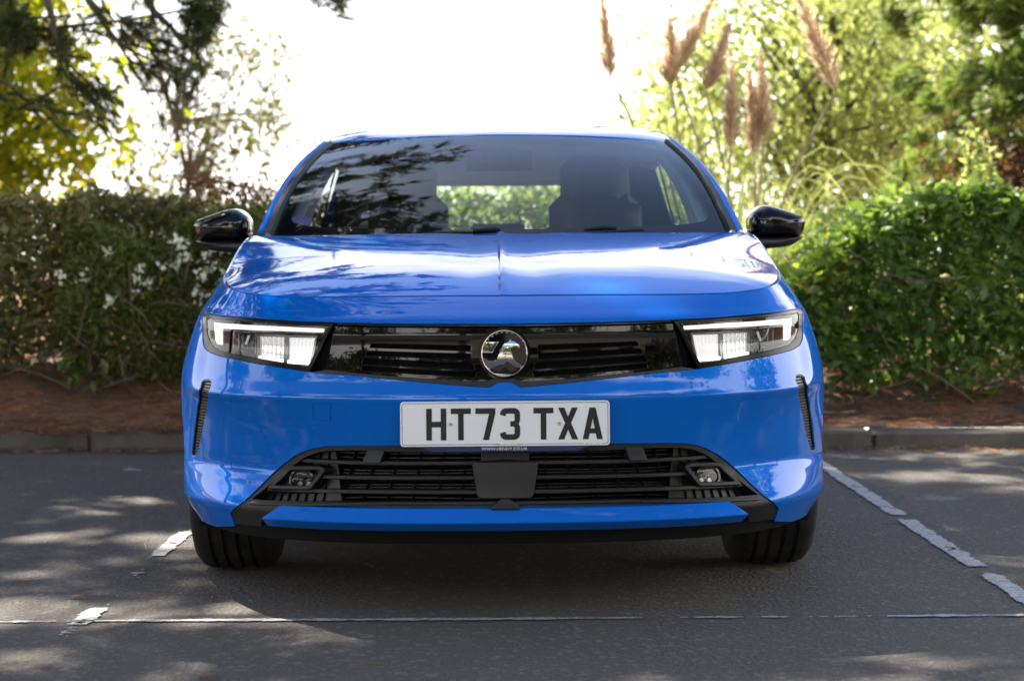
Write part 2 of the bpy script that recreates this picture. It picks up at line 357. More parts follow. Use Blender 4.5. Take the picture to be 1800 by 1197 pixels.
# how far the skin stands out from the plan curve: rows z, columns at plan points
_zr =   [.14,   .19,  .235, .265,  .33,   .365,  .40,   .47,   .53,   .557,  .60,   .66,   .72,   .7450, .775,  .81,   .85,  .90,  .97,  1.05]
_cols = {0:[-0.05, -0.03, -0.01, 0.0, -0.004, -0.005, -0.006, 0.0, 0.007, 0.01, 0.004, -0.004, -0.014, -0.02, -0.062, -0.13, -0.25, -0.45, -0.8, -1.2],
         3:[-0.05, -0.03, -0.01, 0.0, -0.005, -0.009, -0.01, -0.004, 0.005, 0.009, 0.003, -0.005, -0.015, -0.021, -0.062, -0.128, -0.24, -0.42, -0.75, -1.1],
         5:[-0.05, -0.032, -0.012, 0.0, -0.022, -0.034, -0.03, -0.02, -0.004, 0.005, -0.001, -0.009, -0.019, -0.026, -0.064, -0.125, -0.22, -0.37, -0.62, -0.9],
         7:[-0.055, -0.036, -0.014, -0.003, -0.0095, -0.0145, -0.014, -0.010, -0.004, 0.003, -0.002, -0.012, -0.026, -0.034, -0.066, -0.115, -0.18, -0.29, -0.47, -0.7],
         8:[-0.06, -0.04, -0.013, 0.0, 0.001, -0.001, -0.0015, -0.001, 0.0, 0.001, -0.004, -0.016, -0.033, -0.042, -0.066, -0.102, -0.15, -0.23, -0.36, -0.5],
         10:[-0.06, -0.04, -0.022, -0.01, -0.004, -0.0015, 0.001, 0.003, 0.002, 0.0, -0.005, -0.024, -0.048, -0.06, -0.074, -0.09, -0.112, -0.142, -0.2, -0.28],
         12:[-0.05, -0.03, -0.012, -0.004, 0.0, 0.0005, 0.001, 0.001, 0.001, 0.0, -0.004, -0.018, -0.04, -0.052, -0.066, -0.084, -0.104, -0.128, -0.168, -0.22],
         14:[-0.04, -0.022, -0.008, -0.004, 0.0, 0.0005, 0.001, 0.001, 0.001, 0.0, -0.003, -0.014, -0.032, -0.042, -0.054, -0.07, -0.088, -0.11, -0.144, -0.19],
         16:[-0.05, -0.03, -0.012, -0.004, 0.0, 0.001, 0.002, 0.003, 0.003, 0.003, 0.001, -0.008, -0.024, -0.034, -0.046, -0.062, -0.08, -0.104, -0.142, -0.19],
         18:[-0.06, -0.04, -0.02, -0.008, 0.0, 0.002, 0.004, 0.006, 0.005, 0.004, 0.0, -0.01, -0.024, -0.032, -0.042, -0.058, -0.076, -0.1, -0.15, -0.21],
         21:[-0.06, -0.04, -0.02, -0.008, 0.0, 0.002, 0.004, 0.006, 0.005, 0.004, 0.0, -0.008, -0.018, -0.024, -0.034, -0.048, -0.066, -0.09, -0.14, -0.2]}
_zr = np.array(_zr)
_ck = sorted(_cols); _cu = np.array([UCOL[k] for k in _ck])
_tab = np.array([_cols[k] for k in _ck])                     # (cols, rows)
_uu = np.concatenate([-_cu[:0:-1], _cu]); _tt = np.vstack([_tab[:0:-1], _tab])
_tabsp = nat_spline(_uu, _tt)                                # u -> all rows
_UG = np.linspace(-ULEN, ULEN, 2401); _DG = _tabsp(_UG)      # (2401, rows)
_px, _py, _pd = pchip(_zr, _DG.T)                            # rows first
def d_raw(u, z):
    u = np.asarray(u, float); z = np.asarray(z, float)
    fu = (u+ULEN)/(2*ULEN)*2400; iu = np.clip(fu.astype(int), 0, 2399); w = fu-iu
    iz, h, h00, h10, h01, h11 = hermite(_zr, None, None, z)
    def at(k): return h00*_py[iz, k]+h10*h*_pd[iz, k]+h01*_py[iz+1, k]+h11*h*_pd[iz+1, k]
    return at(iu)*(1-w)+at(iu+1)*w
# bonnet as a height over (x, y)
_zc = nat_spline([-.1, .05, .13, .22, .35, .50, .65, .85, 1.05, 1.20, 1.5], [.690, .770, .8045, .832, .8625, .890, .9125, .941, .9665, .982, 1.005])
def bonnet_z(x, y):
    x = np.abs(x); r = x/.80
    k = .060-.036*sstep((np.asarray(y)-.75)/.7)
    drop = k*(.55*r**2+.45*r**6)
    rid = .0050*sstep((.0120-x)/.0035)*sstep((np.asarray(y)-.10)/.15)     # raised centre fold
    val = -.004*np.exp(-((x-.085)/.07)**2)*sstep((np.asarray(y)-.15)/.3)
    return _zc(np.asarray(y, float))-drop+rid+val
_corr = None
SHUT = None                                                  # bonnet shut line, right half: rows (u, z, x, y)
def set_shut(shut):
    """bend the top of the fascia and wings so that they end exactly on the bonnet's edge"""
    global _corr, SHUT
    SHUT = np.asarray(shut, float)
    us = np.concatenate([-SHUT[:0:-1, 0], SHUT[:, 0]]); zs = np.concatenate([SHUT[:0:-1, 1], SHUT[:, 1]])
    need = np.concatenate([SHUT[:0:-1, 4], SHUT[:, 4]])
    have = d_raw(us, zs)
    _corr = (us, zs, need-have)
def shut_z(u):
    return np.interp(np.abs(u), SHUT[:, 0], SHUT[:, 1])
def dd(u, z):
    d = d_raw(u, z)
    # crisp character line under the lamps
    a = np.abs(u); w = sstep((1.02-a)/.10)
    d = d-.22*w*np.logaddexp(0, (z-.557)/.0025)*.0025*np.clip(1-(z-.557)/.16, 0, 1)
    # shallow centre peak under the badge
    if _corr is not None:
        us, zs, dv = _corr
        c = np.interp(u, us, dv); zt = np.interp(u, us, zs)
        z0 = .738
        t = np.clip((z-z0)/np.maximum(zt-z0, .02), 0, 1.3)
        d = d+c*t**1.6*sstep((2.2-a)/.2)
    return d
def P(u, z, off=0.0):
    u = np.asarray(u, float); z = np.asarray(z, float); u, z = np.broadcast_arrays(u, z)
    c = plan(u); n = plan_n(u); d = dd(u, z)
    p = np.concatenate([c+n*d[..., None], z[..., None]], -1)
    if np.any(off != 0): p = p+Pn(u, z)*np.asarray(off)[..., None]
    return p
def Pn(u, z):
    e = 6e-4
    a = P(np.asarray(u)+e, z)-P(np.asarray(u)-e, z); b = P(u, np.asarray(z)+e)-P(u, np.asarray(z)-e)
    n = np.cross(a, b); n /= np.linalg.norm(n, axis=-1, keepdims=True)
    return n
def Bn(x, y):
    e = 6e-4
    gx = (bonnet_z(x+e, y)-bonnet_z(x-e, y))/(2*e); gy = (bonnet_z(x, y+e)-bonnet_z(x, y-e))/(2*e)
    n = np.stack([-gx, -gy, np.ones_like(gx)], -1); return n/np.linalg.norm(n, axis=-1, keepdims=True)
FEAT = json.loads('''{"shut":[[0.0,0.807,0.0,0.135,-0.135],[0.023,0.8065,0.0219,0.1356,-0.1355],[0.0459,0.8067,0.0437,0.1362,-0.1359],[0.0689,0.8068,0.0656,0.1369,-0.1361],[0.0919,0.8068,0.0875,0.1375,-0.1361],[0.1148,0.8069,0.1094,0.1383,-0.136],[0.1378,0.8069,0.1312,0.139,-0.1358],[0.1611,0.8068,0.1531,0.1399,-0.1355],[0.1843,0.8068,0.175,0.1408,-0.1351],[0.2076,0.8067,0.1968,0.1418,-0.1345],[0.2314,0.8066,0.2187,0.143,-0.1337],[0.2555,0.8066,0.2406,0.1442,-0.1328],[0.2799,0.8065,0.2624,0.1457,-0.1316],[0.3043,0.8064,0.2843,0.1472,-0.1301],[0.3289,0.8063,0.3061,0.149,-0.1284],[0.3539,0.8062,0.3279,0.151,-0.1265],[0.3788,0.8061,0.3496,0.1533,-0.1242],[0.4041,0.8061,0.3714,0.1558,-0.1216],[0.4293,0.806,0.3931,0.1587,-0.1187],[0.4546,0.806,0.4148,0.1619,-0.1154],[0.4798,0.806,0.4364,0.1655,-0.1119],[0.5053,0.806,0.4579,0.1696,-0.1081],[0.5303,0.8061,0.4793,0.1742,-0.1041],[0.5555,0.8062,0.5005,0.1795,-0.1001],[0.5805,0.8064,0.5216,0.1855,-0.0959],[0.6057,0.8067,0.5425,0.1923,-0.0919],[0.6309,0.8071,0.563,0.2003,-0.0881],[0.6562,0.8077,0.5828,0.2096,-0.0849],[0.682,0.8086,0.6018,0.2205,-0.0826],[0.7078,0.8097,0.6198,0.233,-0.081],[0.7341,0.8111,0.6369,0.2467,-0.0798],[0.7602,0.8125,0.6531,0.2615,-0.0787],[0.7857,0.8141,0.6683,0.2772,-0.078],[0.811,0.8159,0.6823,0.2941,-0.078],[0.8362,0.8178,0.6949,0.312,-0.0786],[0.8612,0.82,0.7061,0.3308,-0.08],[0.8859,0.8222,0.7161,0.3503,-0.082],[0.9102,0.8246,0.725,0.3703,-0.0844],[0.9343,0.8269,0.7332,0.3906,-0.0871],[0.9579,0.8293,0.7405,0.4112,-0.09],[0.9814,0.8317,0.7472,0.4321,-0.0933],[1.0049,0.8341,0.7531,0.4532,-0.0969],[1.0285,0.8366,0.7583,0.4744,-0.1007],[1.0529,0.839,0.7629,0.4958,-0.1046],[1.0775,0.8415,0.767,0.5173,-0.1084],[1.1028,0.8439,0.7707,0.5389,-0.1119],[1.1283,0.8464,0.7741,0.5605,-0.1151],[1.1538,0.8488,0.7773,0.5822,-0.1177],[1.1793,0.8512,0.7803,0.6039,-0.1197],[1.2046,0.8536,0.783,0.6256,-0.1214],[1.2298,0.8561,0.7856,0.6473,-0.1226],[1.2548,0.8586,0.788,0.6691,-0.1235],[1.2794,0.8612,0.7901,0.6909,-0.1241],[1.3038,0.8638,0.792,0.7127,-0.1244],[1.3276,0.8665,0.7937,0.7345,-0.1245],[1.3515,0.8691,0.7954,0.7563,-0.1244],[1.3747,0.872,0.7969,0.7781,-0.1241],[1.3977,0.875,0.7983,0.8,-0.1236],[1.4206,0.8783,0.7996,0.8218,-0.1231],[1.4433,0.8816,0.8009,0.8437,-0.1224],[1.466,0.8852,0.8021,0.8655,-0.1217],[1.4884,0.8889,0.8032,0.8874,-0.121],[1.5108,0.8926,0.8042,0.9093,-0.1202],[1.5329,0.8965,0.8052,0.9311,-0.1195],[1.5551,0.9005,0.8061,0.953,-0.1187],[1.5772,0.9045,0.807,0.9748,-0.1179],[1.599,0.9086,0.8078,0.9967,-0.1172],[1.6208,0.9127,0.8085,1.0186,-0.1166],[1.643,0.9168,0.8092,1.0405,-0.1159],[1.6648,0.9209,0.8098,1.0623,-0.1154],[1.6866,0.9249,0.8104,1.0842,-0.1148],[1.7085,0.9289,0.811,1.1061,-0.1143],[1.7303,0.9329,0.8115,1.128,-0.1139],[1.7521,0.9368,0.812,1.1499,-0.1135],[1.7743,0.9406,0.8125,1.1718,-0.1131],[1.7961,0.9443,0.8129,1.1936,-0.1128],[1.8179,0.9478,0.8133,1.2155,-0.1124],[1.8397,0.9513,0.8137,1.2374,-0.1121],[1.8616,0.9545,0.814,1.2593,-0.1119],[1.8834,0.9577,0.8143,1.2812,-0.1116],[1.9055,0.9606,0.8147,1.303,-0.1114],[1.9274,0.9634,0.815,1.3249,-0.1111],[1.9492,0.966,0.8153,1.3468,-0.1109],[1.971,0.9685,0.8155,1.3687,-0.1107],[1.9929,0.9707,0.8158,1.3906,-0.1105],[2.0147,0.9727,0.816,1.4125,-0.1104],[2.0368,0.9745,0.8163,1.4344,-0.1102],[2.0587,0.976,0.8165,1.4562,-0.11],[2.0805,0.9775,0.8168,1.4781,-0.1099],[2.1023,0.979,0.817,1.5,-0.1097]],"headlamp":[[1.09,0.7605],[0.9606,0.7603],[0.8542,0.7584],[0.752,0.7559],[0.6677,0.7536],[0.539,0.7485],[0.4364,0.7462],[0.4705,0.6823],[0.5051,0.6183],[0.5904,0.6273],[0.6892,0.637],[0.7704,0.644],[0.8186,0.6473],[0.8651,0.6509],[0.8982,0.6541],[0.9336,0.6594],[0.951,0.6647],[0.9659,0.6742],[0.973,0.6815],[0.9844,0.6995],[1.0052,0.7217]],"lens":[[0.9978,0.7502],[0.8397,0.7475],[0.6626,0.7414],[0.5369,0.7378],[0.451,0.7362],[0.4834,0.6794],[0.5111,0.6317],[0.5916,0.641],[0.6907,0.6509],[0.7725,0.658],[0.8212,0.6615],[0.8767,0.6684],[0.9175,0.682],[0.9464,0.7007],[0.9673,0.726]],"drl":[[0.9446,0.74],[0.8487,0.7398],[0.7835,0.7399],[0.6027,0.7364],[0.4698,0.7311],[0.4721,0.7204],[0.6006,0.7227],[0.7773,0.7245],[0.8642,0.7245],[0.8614,0.7006],[0.8605,0.6788],[0.895,0.6798],[0.912,0.6898],[0.9223,0.7167]],"module_a":[[0.6981,0.7072],[0.5981,0.7068],[0.6,0.6387],[0.6938,0.6472]],"module_b":[[0.589,0.7055],[0.5005,0.7051],[0.5163,0.6359],[0.589,0.6382]],"module_c":[[0.8331,0.7149],[0.7186,0.7134],[0.7177,0.6604],[0.8266,0.6658]],"vizor":[[0.4316,0.7455],[0.3425,0.7439],[0.2101,0.7421],[0.095,0.7409],[0.0018,0.7402],[0.003,0.5937],[0.0151,0.5937],[0.0385,0.5812],[0.0739,0.5833],[0.152,0.5896],[0.2667,0.6003],[0.3845,0.6119],[0.5002,0.6182]],"slot1":[[0.3387,0.6923],[0.0837,0.6867],[0.0838,0.6712],[0.345,0.6804]],"slot2":[[0.3488,0.6744],[0.0838,0.6661],[0.0839,0.6489],[0.3547,0.6613]],"slot3":[[0.3585,0.6566],[0.0792,0.6429],[0.0733,0.6252],[0.3656,0.64]],"slot4":[[0.3643,0.6371],[0.0686,0.6204],[0.0686,0.6017],[0.3735,0.6204]],"ridge":[[0.4623,0.6274],[0.3734,0.6183],[0.2094,0.6051],[0.0449,0.5938],[0.0171,0.6062]],"badge":[[0.0039,0.6663],[0.0034,0.7235],[0.0043,0.6096]],"vent":[[0.9302,0.5653],[0.9337,0.5786],[0.9202,0.5854],[0.8986,0.588],[0.8781,0.5883],[0.8649,0.5823],[0.8592,0.5693],[0.9412,0.4728],[1.0028,0.3805],[1.0139,0.3718],[1.0355,0.3683],[1.0461,0.3736],[1.0448,0.3876],[1.022,0.4437],[0.9866,0.508]],"towcover":[[0.4848,0.5421],[0.4405,0.543],[0.4378,0.5394],[0.4406,0.4988],[0.444,0.4951],[0.4894,0.4947],[0.4924,0.4982],[0.4884,0.5384]],"pdc":[[0.8269,0.362]],"opening":[[0.0042,0.4358],[0.2649,0.4369],[0.3854,0.4352],[0.4556,0.4325],[0.4955,0.4261],[0.5234,0.417],[0.5583,0.4016],[0.5939,0.3808],[0.6341,0.3538],[0.6723,0.3176],[0.7098,0.2826],[0.7809,0.2402]],"bottom":[[0.0057,0.2144],[0.2719,0.2186],[0.4846,0.2208],[0.672,0.2145],[0.7954,0.2092],[0.9845,0.1965],[1.165,0.19],[1.145,0.2225]],"tuck":[[0.7812,0.2449],[0.9367,0.2434],[1.0121,0.2488],[1.0949,0.2629]],"seam":[[1.1023,0.7612],[1.0495,0.765],[0.9288,0.8228]],"crease":[[0.265,0.5607],[0.4103,0.5633],[0.5694,0.5681],[0.7254,0.5735],[0.8486,0.5743]],"liptop":[[0.5802,0.2782],[0.4768,0.2764],[0.2687,0.2757],[0.0054,0.2738]],"grille_in":[[0.0043,0.4194],[0.2652,0.4218],[0.3858,0.4241],[0.4561,0.4216],[0.4927,0.4146],[0.5276,0.4016],[0.5905,0.3635],[0.642,0.3266],[0.6934,0.2888],[0.6535,0.2887],[0.4154,0.2933],[0.2113,0.2937],[0.0052,0.2921]],"trim_low":[[0.7809,0.2402],[0.794,0.2109],[0.672,0.2145],[0.6572,0.2389],[0.5802,0.2782],[0.4768,0.2778],[0.2687,0.2771],[0.0054,0.2746]],"fog_housing":[[0.6377,0.3191],[0.5747,0.3731],[0.5575,0.3762],[0.4763,0.3792],[0.4631,0.3725],[0.5037,0.3241]],"fog":[[0.5383,0.3464],[0.5042,0.348],[0.5401,0.3662]],"sensor":[[0.3457,0.4244],[0.3053,0.4249],[0.3155,0.3949],[0.3586,0.3952]],"sensor_ring":[[0.3309,0.4106],[0.3228,0.4107]],"radar":[[0.0045,0.393],[0.0806,0.3929],[0.0772,0.3632],[0.069,0.3123],[0.0619,0.3066],[0.0051,0.3062]],"bracket":[[0.0043,0.4165],[0.0598,0.4169],[0.0599,0.397],[0.0044,0.3966]],"slat_a":[[0.5614,0.3913],[0.2684,0.3954],[0.0045,0.3923]],"slat_b":[[0.6251,0.3515],[0.4711,0.3565],[0.2683,0.358],[0.0047,0.3555]],"slat_c":[[0.6653,0.316],[0.4691,0.3213],[0.2684,0.3226],[0.005,0.3202]],"lipface":[[0.6022,0.267],[0.4767,0.2693],[0.2687,0.27],[0.0054,0.2675]],"lipedge":[[0.6584,0.2311],[0.4813,0.237],[0.2703,0.2391],[0.0056,0.2371]]}''')
# ------------------------------------------------------------------ the place: car park, bed, kerb
YK = lambda x: 4.12-.04*x                                     # foot of the kerb
m = mat('asphalt', (.05, .05, .05), .88, spec=.3)
co = N(m, 'ShaderNodeTexCoord').outputs['Object']
n1 = noise(m, 1.1, 5, .6, vec=co); n2 = noise(m, 170, 3, .7, vec=co); n3 = noise(m, 9, 4, .6, vec=co)
vo = N(m, 'ShaderNodeTexVoronoi', Scale=80.0); m.node_tree.links.new(co, vo.inputs['Vector'])
base = mixc(m, n1, (.100, .088, .075), (.178, .157, .132))
base = mixc(m, ramp(m, [(.35, (0, 0, 0)), (.75, (1, 1, 1))], n3), base, (.140, .123, .103))
nb = noise(m, .45, 3, .5, vec=co); base = mixc(m, ramp(m, [(.40, (0, 0, 0)), (.62, (.3, .3, .3))], nb), base, (.085, .078, .070))
sp = N(m, 'ShaderNodeTexVoronoi', Scale=1.3); m.node_tree.links.new(co, sp.inputs['Vector']); base = mixc(m, ramp(m, [(.035, (.5, .5, .5)), (.085, (0, 0, 0))], sp.outputs['Distance']), base, (.038, .036, .034))
base = mixc(m, ramp(m, [(.36, (.50, .50, .50)), (.56, (1.06, 1.05, 1.03))], n2), (0, 0, 0), base, 'MIX')
st = mixc(m, ramp(m, [(.0, (0, 0, 0)), (.74, (0, 0, 0)), (.86, (.42, .42, .42))], vo.outputs['Color']), base, (.26, .24, .22))
setin(m, 'Base Color', st)
hh = mixc(m, .5, vo.outputs['Distance'], n2); bump(m, hh, 1.0, .010); M['asphalt'] = m
def sheet(xs, ys, zf): X, Y = np.meshgrid(xs, ys); return np.stack([X, Y, zf(X, Y)], -1)
MB().loft([[(-300, -300, 0), (300, -300, 0)], [(-300, YK(-300)+.14, 0), (300, YK(300)+.14, 0)]]).build('asphalt_ground', M['asphalt'])
tag(bpy.data.objects['asphalt_ground'], kind='structure')
m = mat('worn_paint', (.62, .62, .60), .7); w1 = noise(m, 60, 4, .7); setin(m, 'Base Color', ramp(m, [(.36, (.20, .195, .185)), (.54, (.44, .44, .425))], w1)); bump(m, w1, .4, .003); M['line'] = m
def vnoise(x, y, s, seed):
    g = np.random.default_rng(seed).random((256, 256)); x = np.asarray(x)*s+1000; y = np.asarray(y)*s+1000; i = np.floor(x).astype(int); j = np.floor(y).astype(int); u = x-i; v = y-j; u = u*u*(3-2*u); v = v*v*(3-2*v)
    a = g[i % 256, j % 256]; b = g[(i+1) % 256, j % 256]; c = g[i % 256, (j+1) % 256]; d = g[(i+1) % 256, (j+1) % 256]
    return (a*(1-u)+b*u)*(1-v)+(c*(1-u)+d*u)*v
def marking(a, b, w, cover, seed, cell=.005, wob=.0):
    """worn painted line from a to b; cover(s) = how much paint is left at s metres along it"""
    a, b = np.array(a, float), np.array(b, float); ln = np.linalg.norm(b-a); t = (b-a)/ln; nrm = np.array([-t[1], t[0]])
    ns, nw = int(ln/cell), max(4, int(w/cell)+4)
    S_, W_ = np.meshgrid(np.arange(ns+1)*cell, (np.arange(nw+1)-nw/2)*cell, indexing='ij')
    r = np.random.default_rng(seed); S2 = S_+r.uniform(-.42, .42, S_.shape)*cell; W2 = W_+r.uniform(-.42, .42, S_.shape)*cell
    q = a+S2[..., None]*t+W2[..., None]*nrm+ (wob*(vnoise(S_, 0*S_, 1.3, seed)-.5))[..., None]*nrm
    sc_, wc = (S_[:-1, :-1]+cell/2), (W_[:-1, :-1]+cell/2)
    n_ = .5*vnoise(sc_, wc*1.5, 16, seed+1)+.35*vnoise(sc_, wc, 75, seed+2)+.15*vnoise(sc_, wc, 5, seed+3)
    edge_ = np.clip((w/2-np.abs(wc))/(.022), -.6, .30)
    keep = n_+edge_*.8 > 1.0-cover(sc_)+.12
    i, j = np.where(keep); k = nw+1; f = np.stack([i*k+j, (i+1)*k+j, (i+1)*k+j+1, i*k+j+1], 1)
    used, inv = np.unique(f, return_inverse=True); v = q.reshape(-1, 2)[used]
    o = mk('bay_marking', np.concatenate([v, np.full((len(v), 1), .004)], 1), inv.reshape(f.shape), M['line'], smooth=False); return tag(o, kind='structure')
gap = lambda segs: (lambda s: np.where(sum(((s > x0)&(s < x1)).astype(int) for x0, x1 in segs) > 0, .64, .22))
marking((1.335, 4.05), (1.365, -.8), .058, gap([(0, 2.22), (2.34, 3.30), (3.42, 4.2)]), 5)
marking((-1.075, 4.0), (-1.06, -.35), .052, lambda s: gap([(1.4, 1.7), (2.45, 2.95), (3.80, 4.02)])(s)-.06, 17)
def fcov(s): x = s-3.2; return np.where(x < -1.2, .62, np.where(x < -.95, .50, np.where(x < .12, .80, np.where(x < .95, .50, .68))))
marking((-3.2, .045), (3.2, -.015), .017, lambda s: fcov(s)-.04, 29, cell=.004, wob=.03)
tag(bpy.data.objects['bay_marking.002'], kind='structure')
# bed behind the kerb
def bedz(x, y):
    t = y-YK(x)-.27
    return .075+.20*sstep(t/1.25)+.10*sstep((t-1)/3)+.03*(vnoise(x, y, 2.2, 3)-.5)*np.clip(t*3, 0, 1)+.02*(vnoise(x, y, 9, 4)-.5)*np.clip(t*3, 0, 1)
m = mat('needle_litter', (.12, .05, .03), .9); l1 = noise(m, 38, 6, .75); l2 = noise(m, 3.2, 4)
setin(m, 'Base Color', mixc(m, ramp(m, [(.4, (0, 0, 0)), (.62, (1, 1, 1))], l2), ramp(m, [(.3, (.12, .046, .022)), (.5, (.34, .135, .060)), (.68, (.50, .25, .13))], l1), ramp(m, [(.3, (.07, .042, .028)), (.7, (.18, .110, .075))], l1))); bump(m, l1, 1.0, .03); M['litter'] = m
xs = np.concatenate([np.linspace(-60, -7, 12), np.linspace(-6.5, 6.5, 100), np.linspace(7, 60, 12)]); rows = []
for t in np.concatenate([np.linspace(.25, 3.5, 40), np.linspace(4, 60, 14), [300]]):
    y = YK(xs)+t; rows.append(np.stack([xs, y, bedz(xs, y)], 1))
tag(MB().loft(rows).build('planting_bed', M['litter']), kind='structure')
m = mat('kerb_concrete', (.22, .20, .17), .9); k1 = noise(m, 120, 5, .7); k2 = noise(m, 5, 5, .6)
setin(m, 'Base Color', mixc(m, ramp(m, [(.42, (0, 0, 0)), (.66, (1, 1, 1))], k2), ramp(m, [(.3, (.062, .054, .041)), (.7, (.165, .146, .114))], k1), (.070, .060, .042))); bump(m, k1, .5, .004); M['kerb'] = m
KB = tag(empty('kerb', (0, 4.12, 0)), kind='structure'); KB.rotation_euler[2] = math.atan(-.04)
kx = 1.685; first = None
for i in range(-8, 9):
    c = kx+.457+.915*i
    if first is None:
        mb = MB(); mb.box((0, .125, .015), (.909, .25, .13), .012); first = mb.build('kerb_stone', M['kerb'], KB, sharp=80); o = first
    else: o = first.copy(); sc.collection.objects.link(o); o.parent = KB
    o.location = (c, rng.uniform(-.006, .006), rng.uniform(-.006, .004)); o.rotation_euler = (0, rng.uniform(-.004, .004), rng.uniform(-.005, .005))
# ------------------------------------------------------------------ leaves, needles, twigs
def leafmesh(c, d, ln, wd, up=None, fold=.18, r=rng):
    """one folded rhombus per leaf; c base points, d directions"""
    n = len(c); d = d/(np.linalg.norm(d, axis=1, keepdims=True)+1e-9)
    a = r.normal(size=(n, 3)) if up is None else up+r.normal(size=(n, 3))*.35
    s = np.cross(d, a); s /= np.linalg.norm(s, axis=1, keepdims=True)+1e-9; u = np.cross(s, d)
    ln = np.broadcast_to(ln, (n,))[:, None]; wd = np.broadcast_to(wd, (n,))[:, None]
    b = c; t = c+d*ln-u*ln*.10; m1 = c+d*ln*.45+s*wd*.5+u*wd*fold; m2 = c+d*ln*.45-s*wd*.5+u*wd*fold
    v = np.stack([b, m1, t, m2], 1).reshape(-1, 3); k = np.arange(n)[:, None]*4
    f = np.concatenate([k+np.array([[0, 1, 2]]), k+np.array([[0, 2, 3]])], 0); return v, f
def needlemesh(c, d, k, ln, wd, spread, r=rng):
    """tufts: k thin needles fanning out round each direction d"""
    n = len(c); c = np.repeat(c, k, 0); d = np.repeat(d, k, 0); d = d/(np.linalg.norm(d, axis=1, keepdims=True)+1e-9)
    q = d+r.normal(size=d.shape)*spread; q /= np.linalg.norm(q, axis=1, keepdims=True)
    s = np.cross(q, r.normal(size=q.shape)); s /= np.linalg.norm(s, axis=1, keepdims=True)+1e-9
    L_ = ln*r.uniform(.6, 1.1, (len(c), 1)); st = c-d*(r.random((len(c), 1))*ln*.8)
    v = np.stack([st-s*wd/2, st+s*wd/2, st+q*L_+np.array([0, 0, -.12])*L_], 1).reshape(-1, 3); f = np.arange(len(c)*3).reshape(-1, 3); return v, f
def unit(n, r=rng): v = r.normal(size=(n, 3)); return v/np.linalg.norm(v, axis=1, keepdims=True)
bark = mat('bark', (.09, .065, .045), .9); b1 = noise(bark, 22, 5, .7); setin(bark, 'Base Color', ramp(bark, [(.3, (.035, .026, .02)), (.7, (.15, .115, .085))], b1)); bump(bark, b1, .8, .02); M['bark'] = bark
palebark = mat('pale_bark', (.16, .13, .10), .9); M['pale_bark'] = palebark
twig = mat('twig', (.13, .098, .068), .85); M['twig'] = twig
M['yellow_leaf'] = leafmat('yellow_green_leaf', [(0, (.12, .15, .018)), (.5, (.28, .31, .022)), (.85, (.46, .42, .03)), (1, (.46, .22, .02))], .68)
M['olive_leaf'] = leafmat('olive_leaf', [(0, (.15, .18, .075)), (.55, (.28, .31, .13)), (1, (.42, .43, .20))], .70, mul=(1.75, 1.8, 1.2))
M['birch_leaf'] = leafmat('birch_leaf', [(0, (.08, .09, .03)), (.6, (.16, .16, .045)), (1, (.26, .23, .07))], .45)
M['dark_leaf'] = leafmat('dark_leaf', [(0, (.070, .080, .036)), (.5, (.160, .165, .068)), (.75, (.20, .18, .070)), (1, (.27, .13, .08))], .42, .38)
M['laurel_leaf'] = leafmat('laurel_leaf', [(0, (.075, .135, .035)), (.5, (.160, .245, .062)), (.9, (.30, .38, .07)), (1, (.40, .30, .05))], .50, .36, .6)
M['mid_leaf'] = leafmat('mid_leaf', [(0, (.06, .080, .022)), (.6, (.125, .15, .036)), (1, (.21, .22, .06))], .42)
M['red_leaf'] = leafmat('russet_leaf', [(0, (.09, .048, .028)), (.6, (.19, .090, .05)), (1, (.18, .18, .05))], .45)
M['rust_leaf'] = leafmat('rust_leaf', [(0, (.06, .035, .022)), (.6, (.12, .062, .035)), (1, (.18, .13, .05))], .45)
M['needle'] = leafmat('pine_needle', [(0, (.022, .036, .014)), (.7, (.058, .078, .028)), (1, (.12, .12, .04))], .35, .5)
M['needle_light'] = leafmat('pine_needle_green', [(0, (.10, .15, .05)), (.7, (.22, .29, .09)), (1, (.36, .40, .13))], .52, .5)
M['grass_blade'] = leafmat('grass_blade', [(0, (.20, .25, .08)), (.6, (.38, .42, .18)), (1, (.66, .66, .46))], .45, .4)
M['plume'] = leafmat('plume', [(0, (.44, .36, .28)), (.5, (.60, .51, .41)), (1, (.74, .65, .54))], .7, .8, .1, (1.6, 1.5, 1.25))
M['petal'] = leafmat('petal', [(0, (.62, .62, .58)), (1, (.80, .80, .78))], .4)
def blob(n, c, rad, r=rng, shell=.55, squash=None):
    """points biased to the shell of an ellipsoid"""
    d = unit(n, r); k = (shell+(1-shell)*r.random((n, 1)))*1.0
    return np.array(c)+d*k*np.array(rad), d
def clumps(n, k, c, rad, spread, r, low=-1.0):
    """k clump centres in an ellipsoid, n points round them: gaps stay between the clumps"""
    cc = []
    while len(cc) < k:
        q = r.uniform(-1, 1, 3)
        if q@q < 1 and q[2] > low: cc.append(np.array(c)+q*np.array(rad)*.92)
    cc = np.array(cc); i = r.integers(0, k, n); w = r.uniform(.6, 1.3, k)[i][:, None]
    return cc[i]+r.normal(size=(n, 3))*spread*w, cc, i
